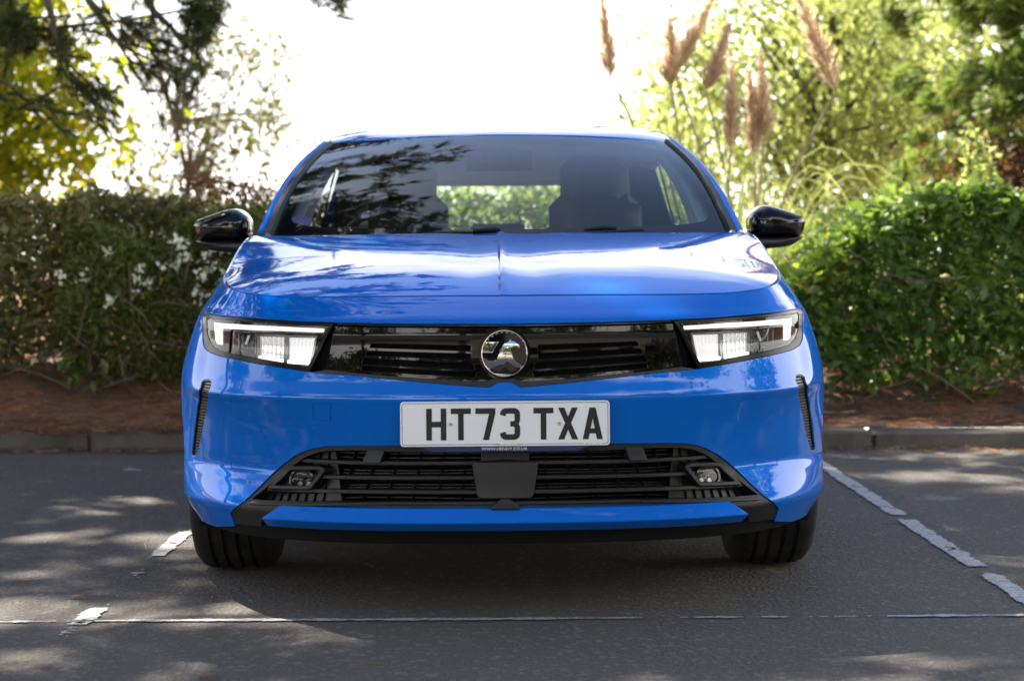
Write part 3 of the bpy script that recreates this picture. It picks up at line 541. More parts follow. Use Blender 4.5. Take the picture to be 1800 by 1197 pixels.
def limbs(mb, base, top, tips, r, rad=.07, n=7, trunk_pts=None):
    base, top = np.array(base, float), np.array(top, float)
    tp = trunk_pts if trunk_pts is not None else [base+(top-base)*t+r.normal(size=3)*[.05, .05, 0]*np.linalg.norm(top-base)*.25*(0 < t < 1) for t in np.linspace(0, 1, 6)]
    tp = np.array(tp); mb.tube(tp, np.linspace(rad, rad*.35, len(tp)), n)
    for q in tips:
        k = min(len(tp)-1, max(1, int(r.uniform(.3, .95)*(len(tp)-1)))); s = tp[k]
        mid = s+(q-s)*.5+r.normal(size=3)*.12*np.linalg.norm(q-s)+np.array([0, 0, .12*np.linalg.norm(q-s)])
        t = np.linspace(0, 1, 7)[:, None]; c = (1-t)**2*s+2*t*(1-t)*mid+t*t*q
        mb.tube(c, np.linspace(rad*.38, rad*.07, 7), 5)
def broadleaf(name, label, loc, crown, rad, n, k, spread, ls, lm, seed, trunk_h, trunk_r, tips=14, droop=0.0, low=-1, bk='bark', cat='tree', group=None, aspect=.62, trunk_pts=None):
    r = np.random.default_rng(seed); root = tag(empty(name, loc), label, cat, group)
    c = np.array(crown)-np.array(loc)
    pts, cc, idx = clumps(n, k, c, rad, spread, r, low)
    d = unit(n, r)+np.array([0, 0, -.35-droop]); ln = ls*r.uniform(.45, 1.35, n)
    if droop: pts[:, 2] -= droop*spread*2.5*r.random(n)**2
    v, f = leafmesh(pts, d, ln, ln*aspect, r=r)
    tint = np.clip(r.normal(.45, .2, n)+.25*(r.random(k)[idx]-.5), 0, 1)
    mk('crown', v, f, M[lm], root, smooth=False, tint=np.repeat(tint, 4))
    mb = MB(); sel = cc[r.permutation(k)[:tips]]; limbs(mb, (0, 0, -.1), c+np.array([0, 0, rad[2]*.3]) if trunk_pts is None else trunk_pts[-1], sel, r, trunk_r, trunk_pts=trunk_pts)
    mb.build('trunk', M[bk], root)
    return root
G = lambda x, y: float(bedz(np.float64(x), np.float64(y)))
# the yellowing tree on the left and the thin ones beside it
broadleaf('yellowing_tree', 'broad yellow-green tree glowing behind the hedge under the pine bough', (-5.3, 12.6, .3), (-5.15, 12.4, 2.45), (1.85, .9, 1.95), 17500, 105, .25, .105, 'yellow_leaf', 11, 3, .16, 40)
broadleaf('birch_tree', 'slender sparse birch with drooping twigs behind the left mirror', (-3.38, 15.2, .3), (-3.15, 15.2, 2.55), (1.0, .8, 1.5), 3400, 60, .12, .066, 'birch_leaf', 12, 3, .045, 60, 1.1, bk='pale_bark', trunk_pts=np.array([(0, 0, -.1), (-.02, 0, .9), (.02, 0, 1.4), (-.12, 0, 2.0), (-.28, 0, 2.6), (-.36, 0, 3.6)]))
broadleaf('sapling', 'thin dark sapling between the yellow tree and the birch', (-4.0, 15.2, .3), (-3.98, 15.2, 1.7), (.16, .16, .75), 260, 18, .10, .09, 'birch_leaf', 13, 2, .022, 6, .5, bk='bark')
# right: willow-like tree, trees behind it
broadleaf('willow_tree', 'pale olive willow-like tree with a forked trunk behind the right mirror', (2.84, 13.2, .3), (2.75, 13.2, 2.5), (1.72, .9, 1.6), 11500, 130, .21, .088, 'olive_leaf', 21, 3, .09, 32, .7, low=-.85, aspect=.5, trunk_pts=np.array([(.02, 0, -.1), (.0, 0, .75), (-.02, 0, 1.25), (.12, 0, 1.7), (.22, 0, 2.5), (.2, 0, 3.4)]))
broadleaf('olive_tree', 'taller yellow-green tree between the willow and the right-hand pine', (4.3, 15.5, .3), (4.05, 15.5, 3.0), (1.35, 1.2, 1.6), 9500, 85, .23, .10, 'olive_leaf', 22, 3, .10, 24, .3)
broadleaf('far_tree', 'distant pale green tree showing left of the willow', (1.9, 20.0, .3), (2.0, 20, 2.2), (.75, .8, 1.5), 3000, 40, .24, .12, 'olive_leaf', 24, 3, .07, 10, .5)
for i, (x, y, h, lab) in enumerate(((-.55, 12.5, 1.0, 'low bush seen through the rear screen on the left'), (.35, 13.6, 1.1, 'low bush seen through the middle of the rear screen'), (1.1, 12.4, 1.05, 'low bush seen through the rear screen on the right'))):
    broadleaf('low_bush', lab, (x, y, .3), (x, y, h+.12), (.62, .5, .62), 2500, 30, .16, .085, 'olive_leaf', 30+i, 1, .03, 8, cat='bush')
broadleaf('russet_bush', 'rust-brown bush under the dark pine on the far right', (3.7, 8.9, .3), (3.62, 8.9, 1.42), (.62, .5, .34), 3200, 40, .12, .06, 'rust_leaf', 41, 1, .03, 10, cat='bush')
broadleaf('yellow_sprig', 'upright pale green sprig rising out of the hedge at the right', (2.66, 6.2, .4), (2.66, 6.2, 1.36), (.09, .09, .26), 260, 16, .045, .055, 'olive_leaf', 42, 1, .010, 6, cat='shrub')
# pines
def bough(mb, a, b, r, sag=.10, rad=.04, n=9):
    a, b = np.array(a, float), np.array(b, float); t = np.linspace(0, 1, n)[:, None]; ln = np.linalg.norm(b-a)
    c = a+(b-a)*t+np.array([0, 0, 1])*(sag*ln*4*t*(1-t)*-1)+r.normal(size=(n, 3))*.018*ln*np.sin(math.pi*t); mb.tube(c, np.linspace(rad, rad*.25, n), 5); return c
def pine(name, label, loc, boughs, seed, tufts, k, ln, wd, nm, trunk, side=.55, hang=.25, rad=.05, gaps=()):
    r = np.random.default_rng(seed); root = tag(empty(name, loc), label, 'tree'); L0 = np.array(loc); mb = MB(); C_, D_ = [], []
    def ingap(p): g_ = p-np.array(sdir)*(p[:, 2:]/sdir.z); return p[0, 2] > 3.2 and any(((g_[0, 0]-ex)/rx)**2+((g_[0, 1]-ey)/ry)**2 < 1 for ex, ey, rx, ry in gaps)
    mb.tube(np.array(trunk)-L0, np.linspace(.17, .05, len(trunk)), 9)
    for (a, b, dens) in boughs:
        a, b = np.array(a, float), np.array(b, float); c = bough(mb, a-L0, b-L0, r, .05, rad*(1 if a[2] > 3.5 else .55)); lnb = np.linalg.norm(b-a); nb = max(4, int(dens*lnb*tufts)); ax = (b-a)/lnb
        sd = np.cross(ax, [0, 0, 1]); sd /= np.linalg.norm(sd)+1e-9
        nbr = max(3, int(lnb*3.2))
        for j in range(nbr):                                 # side shoots carrying tufts
            t = r.uniform(.18, 1.0); i = min(len(c)-2, int(t*(len(c)-1))); p0 = c[i]+(c[i+1]-c[i])*r.random()
            e = p0+(ax*r.uniform(.2, .8)+sd*r.choice([-1, 1])*r.uniform(.3, 1)+np.array([0, 0, r.uniform(-hang-.25, .25)]))*side*r.uniform(.5, 1.15)
            s_ = np.linspace(0, 1, 5)[:, None]; w = p0+(e-p0)*s_+np.array([0, 0, -.08])*s_**2; lit = ingap(w[2:3]+L0) or ingap(w[4:5]+L0); lit or mb.tube(w, np.linspace(.009, .004, 5), 4)
            m_ = max(2, int(nb/nbr)); q = r.random(m_)**.7
            C_.append(p0+(e-p0)*q[:, None]+r.normal(size=(m_, 3))*.05); D_.append((e-p0)/(np.linalg.norm(e-p0)+1e-9)+r.normal(size=(m_, 3))*.45+np.array([0, 0, .15]))
    C_, D_ = np.vstack(C_), np.vstack(D_); gx_ = C_+L0; sv = np.array(sdir); gx_ = gx_-sv*(gx_[:, 2:]/sv[2]); ok = np.ones(len(C_), bool)
    for ex, ey, rx, ry in gaps: ok &= ~((((gx_[:, 0]-ex)/rx)**2+((gx_[:, 1]-ey)/ry)**2 < 1) & (r.random(len(C_)) < .96) & (C_[:, 2]+L0[2] > 3.2))
    C_, D_ = C_[ok], D_[ok]; hi = C_[:, 2]+L0[2] > 3.2; v1, f1 = needlemesh(C_[~hi], D_[~hi], k, ln, wd, .36, r); v2, f2 = needlemesh(C_[hi], D_[hi], 11, ln*1.1, .019, .40, r); v = np.vstack([v1, v2]); f = np.vstack([f1, f2+len(v1)])
    tint = np.clip(r.normal(.45, .22, len(v)//3), 0, 1); mk('crown', v, f, M[nm], root, smooth=False, tint=np.repeat(tint, 3)); mb.build('trunk', M['bark'], root); return root
rP = np.random.default_rng(77); rQ = np.random.default_rng(78)
T0 = (-6.4, 8.2)
bl = [((-6.3, 8.2, 2.9), (-1.75, 6.7, 2.42), 1.5), ((-6.3, 8.2, 3.2), (-2.6, 6.6, 2.35), 1.6), ((-6.3, 8.1, 2.7), (-3.3, 6.4, 2.15), 1.6), ((-6.3, 8.1, 2.6), (-4.0, 6.6, 2.05), 1.5), ((-6.3, 8.2, 3.0), (-2.9, 7.2, 2.55), 1.4), ((-6.3, 8.2, 3.4), (-1.25, 6.9, 2.62), 1.0),
      ((-2.6, 6.9, 2.55), (-2.15, 6.6, 2.05), 1.3), ((-2.2, 6.8, 2.5), (-1.85, 6.6, 2.12), 1.0), ((-3.3, 6.8, 2.5), (-3.0, 6.5, 1.95), 1.2), ((-2.8, 6.8, 2.5), (-2.6, 6.6, 2.0), 1.2)]
for i in range(80):                                          # the crown above the picture
    z = rP.uniform(3.8, 9.6); a = rP.uniform(-2.1, .75); L_ = rP.uniform(2.6, 5.9)*(1-.045*(z-3))
    b = (T0[0]+L_*math.cos(a), T0[1]+L_*math.sin(a)*.75, z+rP.uniform(-.5, .5)); bl.append(((T0[0], T0[1], z+.3), b, .95))
for i in range(16):                                          # lower boughs over the bonnet, above the picture
    z = rP.uniform(3.2, 4.8); b = (rP.uniform(-3.2, -.3), rP.uniform(5.6, 8.2), z+rP.uniform(-.2, .3)); bl.append(((T0[0], T0[1], z), b, 1.1))
for i in range(34):                                          # long high boughs out of view, added to shade the right-hand ground
    z = rP.uniform(6.0, 10.0); b = (rP.uniform(-4.6, -.6), rP.uniform(4.6, 10.2), z+rP.uniform(-.3, .5)); bl.append(((T0[0], T0[1], z), b, 1.15))
pine('pine_tree', 'big dark pine whose boughs hang into the top left of the picture', (T0[0], T0[1], .2), bl, 5, 38, 34, .16, .0070, 'needle', [(T0[0], T0[1], .1), (T0[0]+.05, T0[1], 3), (T0[0]-.05, T0[1], 6), (T0[0], T0[1], 10)], side=.62, gaps=((-.95, .12, .50, .20), (-1.55, -.05, .35, .14), (.50, -.70, .45, .07), (-1.3, 1.45, .40, .14), (-1.6, .72, .35, .12), (-1.75, -.62, .35, .10), (-1.2, 2.4, .5, .15)))   # crown opened so that sun reaches these chosen ground patches
b2 = []
for i in range(30): z = rQ.uniform(6.5, 9.6); b2.append(((-6.6, 2.2, z), (rQ.uniform(-4.6, -1.4), rQ.uniform(3.2, 6.2), z+rQ.uniform(-.2, .5)), 1.2))  # boughs added out of view to shade the tarmac right of the car
for i in range(95):
    z = rQ.uniform(4.5, 10); a = rQ.uniform(0, 2*math.pi); L_ = rQ.uniform(2, 5.2); b2.append(((-6.6, 2.2, z), (-6.6+L_*math.cos(a)+1.4, 2.2+L_*math.sin(a), z+rQ.uniform(-.4, .4)), 1.15))
pine('pine_tree', 'second tall pine beside the car park, out of the picture on the left', (-6.6, 2.2, 0), b2, 15, 24, 20, .18, .012, 'needle', [(-6.6, 2.2, -.1), (-6.5, 2.2, 4), (-6.6, 2.2, 10.5)], side=.62, gaps=((-.95, .12, .50, .20), (-1.55, -.05, .35, .14), (.50, -.70, .45, .07), (-1.75, -.62, .35, .10)))  # tufts left out wherever they would shade the chosen sun patches
br = []
for i in range(150):
    z = rP.uniform(1.55, 5.2); a = rP.uniform(0, 2*math.pi); L_ = rP.uniform(.8, 1.75)*(1-.09*(z-1.5)); br.append(((4.3, 9.8, z+.15), (4.3+L_*math.cos(a), 9.8+L_*math.sin(a), z-.12), 1.5))
pine('pine_tree', 'green pine with tiered boughs at the right-hand edge', (4.3, 9.8, .3), br, 6, 40, 34, .13, .011, 'needle_light', [(4.3, 9.8, .2), (4.3, 9.8, 3), (4.35, 9.8, 6)], side=.42, rad=.03)
# hedges: shrubs of their own
def shrub(name, label, x0, x1, y0, y1, z0, ztop, n, ls, lm, seed, aspect=.5, stems=26, shellp=.70, flowers=0, group=None, bare=.0, twigs=0, rag=.10, topf=None):
    r = np.random.default_rng(seed); cx, cy_ = (x0+x1)/2, (y0+y1)/2; root = tag(empty(name, (cx, cy_, G(cx, cy_))), label, 'shrub', group); O = np.array([cx, cy_, G(cx, cy_)])
    m_ = n*2; x = r.uniform(x0, x1, m_); t = r.random(m_); front = r.random(m_) < shellp
    zt = (ztop if topf is None else topf(x))+rag*(vnoise(x, 0*x, 3.1, seed)-.5)*2+.5*rag*(vnoise(x, 0*x, 11, seed+1)-.5)*2
    z = z0+(zt-z0)*np.where(front, t**.8, np.where(r.random(m_) < .40, 1-.16*r.random(m_)**1.5, t))
    bulge = .30*np.sqrt(np.clip(1-((z-z0)/(zt-z0+1e-6)*1.0-.45)**2/.36, 0, 1))
    lump = .16*(vnoise(x, z, 3.4, seed+2)-.5)+.10*(vnoise(x, z, 8, seed+3)-.5)
    yf = y0+.30-bulge+lump; y = np.where(front, yf+np.abs(r.normal(size=m_))*.07, yf+(y1-yf)*r.random(m_))
    gapn = vnoise(x, z*1.2, 5.5, seed+5); ok = (gapn > .05+bare*np.clip((.62-(z-z0)/(zt-z0+1e-6))/.6, 0, 1))
    q = np.stack([x, y, z], 1)[ok][:n]; k = len(q)
    d = unit(k, r)*.8+np.array([0, -.55, .10]); ln = ls*r.uniform(.40, 1.35, k); v, f = leafmesh(q-O, d, ln, ln*aspect, up=np.array([0, -.4, 1.0]), r=r)
    tint = np.clip(r.normal(.45, .17, k)+.5*(vnoise(q[:, 0], q[:, 2], 2.5, seed+8)-.5), 0, 1); mk('foliage', v, f, M[lm], root, smooth=False, tint=np.repeat(tint, 4))
    mb = MB()
    for j in range(stems):
        bx = r.uniform(x0+.05, x1-.05); by = y0+(y1-y0)*r.uniform(.25, .9); p0 = np.array([bx, by, G(bx, by)-.02]); e = p0+np.array([r.normal()*.30, r.normal()*.15-.05, r.uniform(.4, .9)*(ztop-p0[2])])
        mid = (p0+e)/2+r.normal(size=3)*[.10, .06, .03]; t_ = np.linspace(0, 1, 6)[:, None]; mb.tube((1-t_)**2*p0+2*t_*(1-t_)*mid+t_*t_*e-O, np.linspace(r.uniform(.006, .013), .003, 6), 5)
    for j in range(twigs):
        bx = r.uniform(x0, x1); z_ = r.uniform(z0, z0+.65*(ztop-z0)); p0 = np.array([bx, y0+.02+r.normal()*.06, z_]); e = p0+np.array([r.normal()*.20, -.05+r.normal()*.06, r.normal()*.12]); t_ = np.linspace(0, 1, 4)[:, None]
        mb.tube(p0+(e-p0)*t_+np.array([0, 0, .04])*(t_*(1-t_))*4*r.normal()-O, [.004, .0035, .003, .0018], 4)
    mb.build('stems', M['twig'], root)['kind'] = 'stuff'
    if flowers:
        fx = r.normal((x0+x1)/2, (x1-x0)*.27, flowers); fz = r.uniform(z0+.52*(ztop-z0), ztop-.06, flowers); fy = y0+.02+r.normal(size=flowers)*.05-.02; C_ = np.repeat(np.stack([fx, fy, fz], 1), 7, 0)+r.normal(size=(flowers*7, 3))*.016
        v, f = leafmesh(C_-O, unit(len(C_), r)+np.array([0, -.6, .2]), .034, .028, r=r); o = mk('blossom', v, f, M['petal'], root, smooth=False, tint=np.repeat(r.random(len(C_)), 4)); o['kind'] = 'stuff'
    return root
shrub('evergreen_shrub', 'dark green evergreen shrub at the far left behind the kerb', -5.4, -2.25, 5.35, 6.6, .28, 1.20, 21000, .060, 'dark_leaf', 101, bare=.16, twigs=90, stems=50)
shrub('evergreen_shrub', 'dark green evergreen shrub behind the white flowers, left of the mirror', -2.45, -1.45, 5.65, 6.8, .28, 1.16, 9500, .056, 'dark_leaf', 102, bare=.12, twigs=60, stems=26)
shrub('flowering_shrub', 'olive shrub dotted with white blossom left of the car', -2.35, -1.20, 5.15, 6.0, .26, 1.06, 9500, .050, 'mid_leaf', 103, flowers=34, bare=.18, twigs=70, stems=44, aspect=.36)
shrub('russet_shrub', 'reddish-brown shrub rising behind the left mirror', -1.85, -1.02, 5.9, 6.8, .5, 1.30, 3600, .045, 'red_leaf', 104, rag=.12, stems=20)
shrub('evergreen_shrub', 'dark shrub in the back row behind the far-left shrub', -5.6, -3.3, 7.3, 8.3, .3, 1.12, 5000, .075, 'dark_leaf', 107, stems=10)
shrub('evergreen_shrub', 'dark shrub in the back row behind the white-flowered shrub', -3.3, -1.1, 7.3, 8.3, .3, 1.10, 5000, .075, 'dark_leaf', 108, stems=10)
shrub('evergreen_shrub', 'dark shrub in the back row behind the laurel', 1.5, 5.4, 7.4, 8.3, .3, 1.05, 6500, .085, 'mid_leaf', 109, stems=10)
shrub('hedge', 'clipped green hedge behind the car', -1.15, 1.15, 6.1, 7.2, .4, 1.20, 5200, .058, 'laurel_leaf', 105, rag=.05)
shrub('laurel_shrub', 'large glossy green laurel shrub on the right behind the kerb', 1.25, 5.2, 4.92, 6.7, .24, 1.22, 26000, .080, 'laurel_leaf', 106, aspect=.52, bare=.14, stems=46, twigs=60, rag=.12, topf=lambda x: .80+.42*sstep((x-1.2)/1.4))
for i, (x, y, lab) in enumerate(((1.75, 4.95, 'small leafy shoot at the foot of the laurel nearest the car'), (2.35, 4.85, 'leafy shoot low in front of the laurel, with pale new leaves'), (2.72, 4.9, 'low leafy shoot in front of the laurel at the right edge'), (-2.2, 5.2, 'single low green shoot under the flowering shrub'))):
    shrub('leafy_shoot', lab, x-.14, x+.14, y-.1, y+.15, G(x, y)+.02, G(x, y)+.24, 90 if i < 3 else 40, .075, 'laurel_leaf', 120+i, stems=4, bare=0, rag=.03)
# pampas grass
PG = tag(empty('pampas_grass', (1.32, 6.55, G(1.32, 6.55))), 'pampas grass clump with arching pale blades and brown plumes behind the right mirror', 'grass'); O = np.array(PG.location)
r = np.random.default_rng(9)
def ribbon(pts, w, V, F):
    b = len(V); pts = np.asarray(pts); t = np.gradient(pts, axis=0); s = np.cross(t, [0, -1, .2]); s /= np.linalg.norm(s, axis=1, keepdims=True)+1e-9
    for q, sd, ww in zip(pts, s, w): V.append(q-sd*ww/2); V.append(q+sd*ww/2)
    for i in range(len(pts)-1): F.append((b+2*i, b+2*i+1, b+2*i+3, b+2*i+2))
V, F, T_ = [], [], []
for j in range(330):
    a = r.uniform(0, 2*math.pi); L_ = r.uniform(.7, 1.75); rr = r.uniform(0, .28); b = np.array([rr*math.cos(a), rr*math.sin(a), 0]); t = np.linspace(0, 1, 9); up = r.uniform(.35, .80); out = L_*r.uniform(.35, .8)
    c = b+np.stack([np.cos(a)*out*t**1.3, np.sin(a)*out*t**1.3*.8, up*L_*(2.6*t-1.95*t**2.2)], 1); n0 = len(V); ribbon(c, np.linspace(.011, .002, 9), V, F); T_ += [r.random()]*(len(V)-n0)
mk('blades', V, F, M['grass_blade'], PG, tint=T_)
plumes = [((.60, 6.3, 1.92), (.555, 6.3, 2.38), 1.0), ((.95, 6.3, 1.86), (.945, 6.3, 2.27), .95), ((.975, 6.35, 1.96), (1.22, 6.35, 2.44), 1.25), ((1.145, 6.25, 1.84), (1.285, 6.25, 2.22), 1.0), ((1.27, 6.1, 1.49), (1.275, 6.1, 2.0), .85), ((1.415, 6.2, 1.47), (1.385, 6.2, 1.95), .8), ((1.475, 6.2, 1.55), (1.455, 6.2, 2.03), .8), ((1.79, 5.6, 1.78), (1.56, 5.6, 2.36), 1.7)]
for k, (a, b, wd) in enumerate(plumes):
    a, b = np.array(a)-O, np.array(b)-O; ax = b-a; L_ = np.linalg.norm(ax); n = 620; t = r.random(n)**.9; c = a+ax*t[:, None]; R_ = .082*wd*(t+.03)**.55*(1.02-t)**1.1
    an = r.uniform(0, 2*math.pi, n); side = np.stack([np.cos(an), np.sin(an)*.8, 0*an], 1); bias = np.array([-.25, 0, 0]) if k in (0, 1, 7) else np.array([.2, 0, 0])
    d = ax/L_*.80+side*(.30+.45*r.random((n, 1)))+bias*.5; ln = (.05+.06*r.random(n)+R_)*(1.15-.8*t); v, f = leafmesh(c+side*(R_*.2)[:, None], d, ln, .0048, r=r); tint = np.clip(r.normal(.45, .22, n), 0, 1)
    mk('plume', v, f, M['plume'], PG, smooth=False, tint=np.repeat(tint, 4))
    s0 = np.array([r.uniform(-.2, .2), r.uniform(-.2, .1), .1]); tt_ = np.linspace(0, 1, 10)[:, None]; mid = (s0+a)/2+np.array([0, 0, .25]); mb = MB(); mb.tube(np.vstack([(1-tt_)**2*s0+2*tt_*(1-tt_)*mid+tt_**2*a, a+ax*.9]), np.linspace(.0085, .0065, 11), 5); mb.build('stalk', M['stalk'], PG)
# litter on the bed: dry needles, a few leaves on the tarmac
def litter(name, n, xr, tr, ln, wd, mname, seed, zf, lift=.006):
    r = np.random.default_rng(seed); x = r.uniform(*xr, n); t = r.uniform(*tr, n); y = YK(x)+t; z = zf(x, y)+lift*r.random(n); a = r.uniform(0, math.pi, n); d = np.stack([np.cos(a), np.sin(a), r.normal(size=n)*.12], 1)
    s = np.stack([-np.sin(a), np.cos(a), r.normal(size=n)*.4], 1); c = np.stack([x, y, z], 1); L_ = ln*r.uniform(.6, 1.2, (n, 1)); v = np.stack([c-d*L_/2-s*wd/2, c-d*L_/2+s*wd/2, c+d*L_/2+s*wd/2, c+d*L_/2-s*wd/2], 1).reshape(-1, 3); f = np.arange(4*n).reshape(-1, 4)
    return tag(mk(name, v, f, M[mname], smooth=False, tint=np.repeat(r.random(n), 4)), kind='stuff')
M['dry_needle'] = leafmat('dry_needle', [(0, (.11, .042, .022)), (.6, (.28, .12, .055)), (1, (.45, .27, .15))], .2, .6)
litter('pine_needles', 16000, (-4.2, 4.2), (.20, 1.9), .10, .0035, 'dry_needle', 201, bedz, .03)
litter('kerb_litter', 1500, (-4.2, 4.2), (-.16, .04), .08, .004, 'dry_needle', 202, lambda x, y: 0*x+.004, .012)
litter('kerb_top_litter', 2600, (-4.2, -.8), (-.02, .30), .09, .0040, 'dry_needle', 204, lambda x, y: .076+0*x, .025)
litter('tarmac_needles', 160, (-3, 3), (-5.2, -.2), .085, .0022, 'dry_needle', 203, lambda x, y: 0*x+.003, .004)
m = mat('dead_leaf', (.20, .10, .045), .7); d1 = noise(m, 60, 3); setin(m, 'Base Color', ramp(m, [(.3, (.10, .05, .025)), (.7, (.30, .16, .075))], d1)); M['dead_leaf'] = m
def leaf_on_ground(x, y, s, a, lab, z=.006):
    t = np.linspace(0, 1, 7); w = np.sin(math.pi*t)**.8*.34; v = []; f = []
    for i, (q, ww) in enumerate(zip(t, w)): v += [((q-.5)*s, -ww*s, .10*s*abs(q-.5)**2*4+.20*ww*s), ((q-.5)*s, 0, .10*s*abs(q-.5)**2*4), ((q-.5)*s, ww*s, .10*s*abs(q-.5)**2*4+.26*ww*s)]
    for i in range(6): f += [(3*i, 3*i+3, 3*i+4, 3*i+1), (3*i+1, 3*i+4, 3*i+5, 3*i+2)]
    o = mk('fallen_leaf', np.array(v), f, M['dead_leaf']); o.location = (x, y, z); o.rotation_euler = (0, 0, a); return tag(o, lab, 'leaf', 'dead leaves on the tarmac')
for x, y, s, a, lab in ((-.65, -.62, .045, .2, 'brown curled leaf at the bottom edge, left of centre'), (-.69, .37, .022, .1, 'small brown leaf in the sunlit patch before the left tyre'), (1.92, 3.75, .055, .4, 'dead leaf lying in the gutter right of the bay line'), (2.18, 3.80, .06, -.3, 'larger dead leaf in the gutter near the right edge'), (-2.3, 3.62, .05, .2, 'dead leaf in the gutter on the left'), (-1.15, .35, .04, .3, 'brown leaf on the tarmac beside the left tyre'), (-1.25, .62, .022, 1.2, 'pale leaf scrap left of the tyre')):
    leaf_on_ground(x, y, s, a, lab)
# what stands behind the photographer and shows in the paint
BB = tag(empty('brick_building', (10, -20, 0)), 'low red-brick building across the car park', 'building')
m = mat('brick', (.26, .10, .06), .85); bt = N(m, 'ShaderNodeTexBrick', Scale=4.0); bt.inputs['Color1'].default_value = (.27, .10, .06, 1); bt.inputs['Color2'].default_value = (.20, .075, .045, 1); bt.inputs['Mortar'].default_value = (.3, .27, .23, 1); m.node_tree.links.new(N(m, 'ShaderNodeTexCoord').outputs['Object'], bt.inputs['Vector']); setin(m, 'Base Color', bt.outputs['Color'])
MB().box((0, 0, 1.7), (22, 8, 3.4)).build('wall', m, BB, smooth=False); M['slate'] = mat('slate', (.06, .06, .065), .7)
mb = MB(); mb.v = [(-11.4, -4.4, 3.4), (11.4, -4.4, 3.4), (11.4, 4.4, 3.4), (-11.4, 4.4, 3.4), (-9, 0, 5.6), (9, 0, 5.6)]; mb.f = [(0, 1, 5, 4), (2, 3, 4, 5), (1, 2, 5), (3, 0, 4), (3, 2, 1, 0)]; mb.build('roof', M['slate'], BB, smooth=False)
for i in range(7): MB().box((-9+3*i, 4.02, 1.75), (1.5, .1, 1.2), .02).build('window', M['gloss'], BB, smooth=False)
for i, (x, y, h, w) in enumerate(((-8, -15, 8, 3.8), (-16, -18, 9, 4.4), (-1.5, -18, 9, 3.6), (3.8, -24, 11, 4.4), (25, -20, 9, 4), (-15, -7, 7, 4), (-21, 3, 8, 4.5), (13, -9, 7, 4), (17, 1, 8, 4.5), (11, -16, 8, 3.5))):  # out of view; side trees added to darken the bumper corners' reflections
    broadleaf('car_park_tree', ('round', 'tall', 'bushy', 'wide', 'lone', 'left-hand', 'spreading', 'right-hand', 'big', 'leafy')[i]+' green tree at the car park edge, out of the picture', (x, y, 0), (x, y, h*.62), (w, w, h*.42), 4200, 70, .5, .42, 'mid_leaf', 300+i, 2, .2, 8, group='trees across the car park')
# ------------------------------------------------------------------ the car
set_shut(FEAT['shut'])
SH = np.array(FEAT['shut'])
CAR = empty('parked_car', (0, 0, 0), R(.65))
tag(CAR, 'bright blue hatchback parked nose out in the bay with its headlights on', 'car')
p = panel
F_ = {k: [tuple(q) for q in v] for k, v in FEAT.items() if k != 'shut'}
yr = np.array(PLAN)[:15, 1]
def u_at(y): return float(np.interp(y, yr, UCOL[:15])) if y <= yr[-1] else float(UCOL[14]+np.interp(y, np.array(PLAN)[14:18, 1], UCOL[14:18])-UCOL[14])
AXF, AXR, AZ, AR = .884, 3.559, .325, .365
def arch(ax, a0, a1, n=26, r=AR):                            # angles from +y over the top
    t = np.linspace(R(a0), R(a1), n); return [(u_at(ax+r*math.cos(q)), AZ+r*math.sin(q)) for q in t]
# --- outlines, right half
top = [(r[0], r[1]) for r in SH]
k_seam = int(np.argmin(np.abs(SH[:, 2]-.735)))
seam = [(1.02, .775), (1.098, .764), (1.118, .71), (1.15, .645), (1.205, .585)]
ba = [q for q in arch(AXF, 136, 204) if q[1] < .58]
bump_half = top[:k_seam+1]+seam+ba+[(1.085, .186), (1.03, .188), (.91, .191), (.785, .2066)]+list(reversed(F_['opening'][1:]))+[(0, .4358)]
hole_half = [(0, F_['vizor'][4][1])]+list(reversed(F_['vizor'][:4]))+list(reversed(F_['headlamp'][:7]))+list(reversed(F_['headlamp'][9:]))+[F_['headlamp'][8]]+list(reversed(F_['vizor'][6:]))+[(0, F_['vizor'][5][1])]
def whole(half):                                             # closed outline from a right half that starts and ends on the centre line
    h = [q for q in half if q[0] > 1e-3]; c0, c1 = half[0], half[-1]
    return [(0, c0[1])]+h+[(0, c1[1])]+[(-a, b) for a, b in reversed(h)]
hole_up = np.array(whole(hole_half)); bumper = np.array(whole(bump_half))
vent = rounded(F_['vent'], .004, 2); ventL = vent*[-1, 1]
tow = rounded(F_['towcover'], .003, 2)*[-1, 1]
def circle(c, r, n=24, ry=None): t = np.linspace(0, 2*math.pi, n, endpoint=False); return np.stack([c[0]+r*np.cos(t), c[1]+(ry or r)*np.sin(t)], 1)
pdc = np.array([.802, .3637])
pd = [circle(pdc*[s, 1], .0105) for s in (-1, 1)]
p('front_bumper', M['paint'], CAR, inset(bumper, .0014), [hole_up, vent, ventL, tow]+pd, su=.010, sz=.005, flange=.016)
tg = p('tow_hook_cover', M['paint'], CAR, inset(tow, .0022), flange=.01, bev=.0006)
for q in pd: p('parking_sensor', M['paint'], CAR, inset(q, .0018), su=.004, sz=.004, edge=.002, off=-.0008, flange=.01, bev=.0008)
# added black sheet that blocks light behind the panel gaps, keeping them dark
lin = [(r[0], r[1]-.001) for r in SH]
p('gap_light_block', M['dark'], CAR, whole([(0, SH[0, 1])]+[q for q in lin if q[0] < 1.9]+[(1.9, .30), (1.6, .30)]+arch(AXF, 10, 172, 20, .385)+[(1.075, .25), (.80, .25)]+list(reversed(inset(F_['opening']+[(0, .25)], -.006)[1:-2].tolist()))+[(0, .445)]),
  [inset(hole_up, -.004), inset(vent, -.003), inset(ventL, -.003)], su=.03, sz=.012, off=-.020, flange=0)
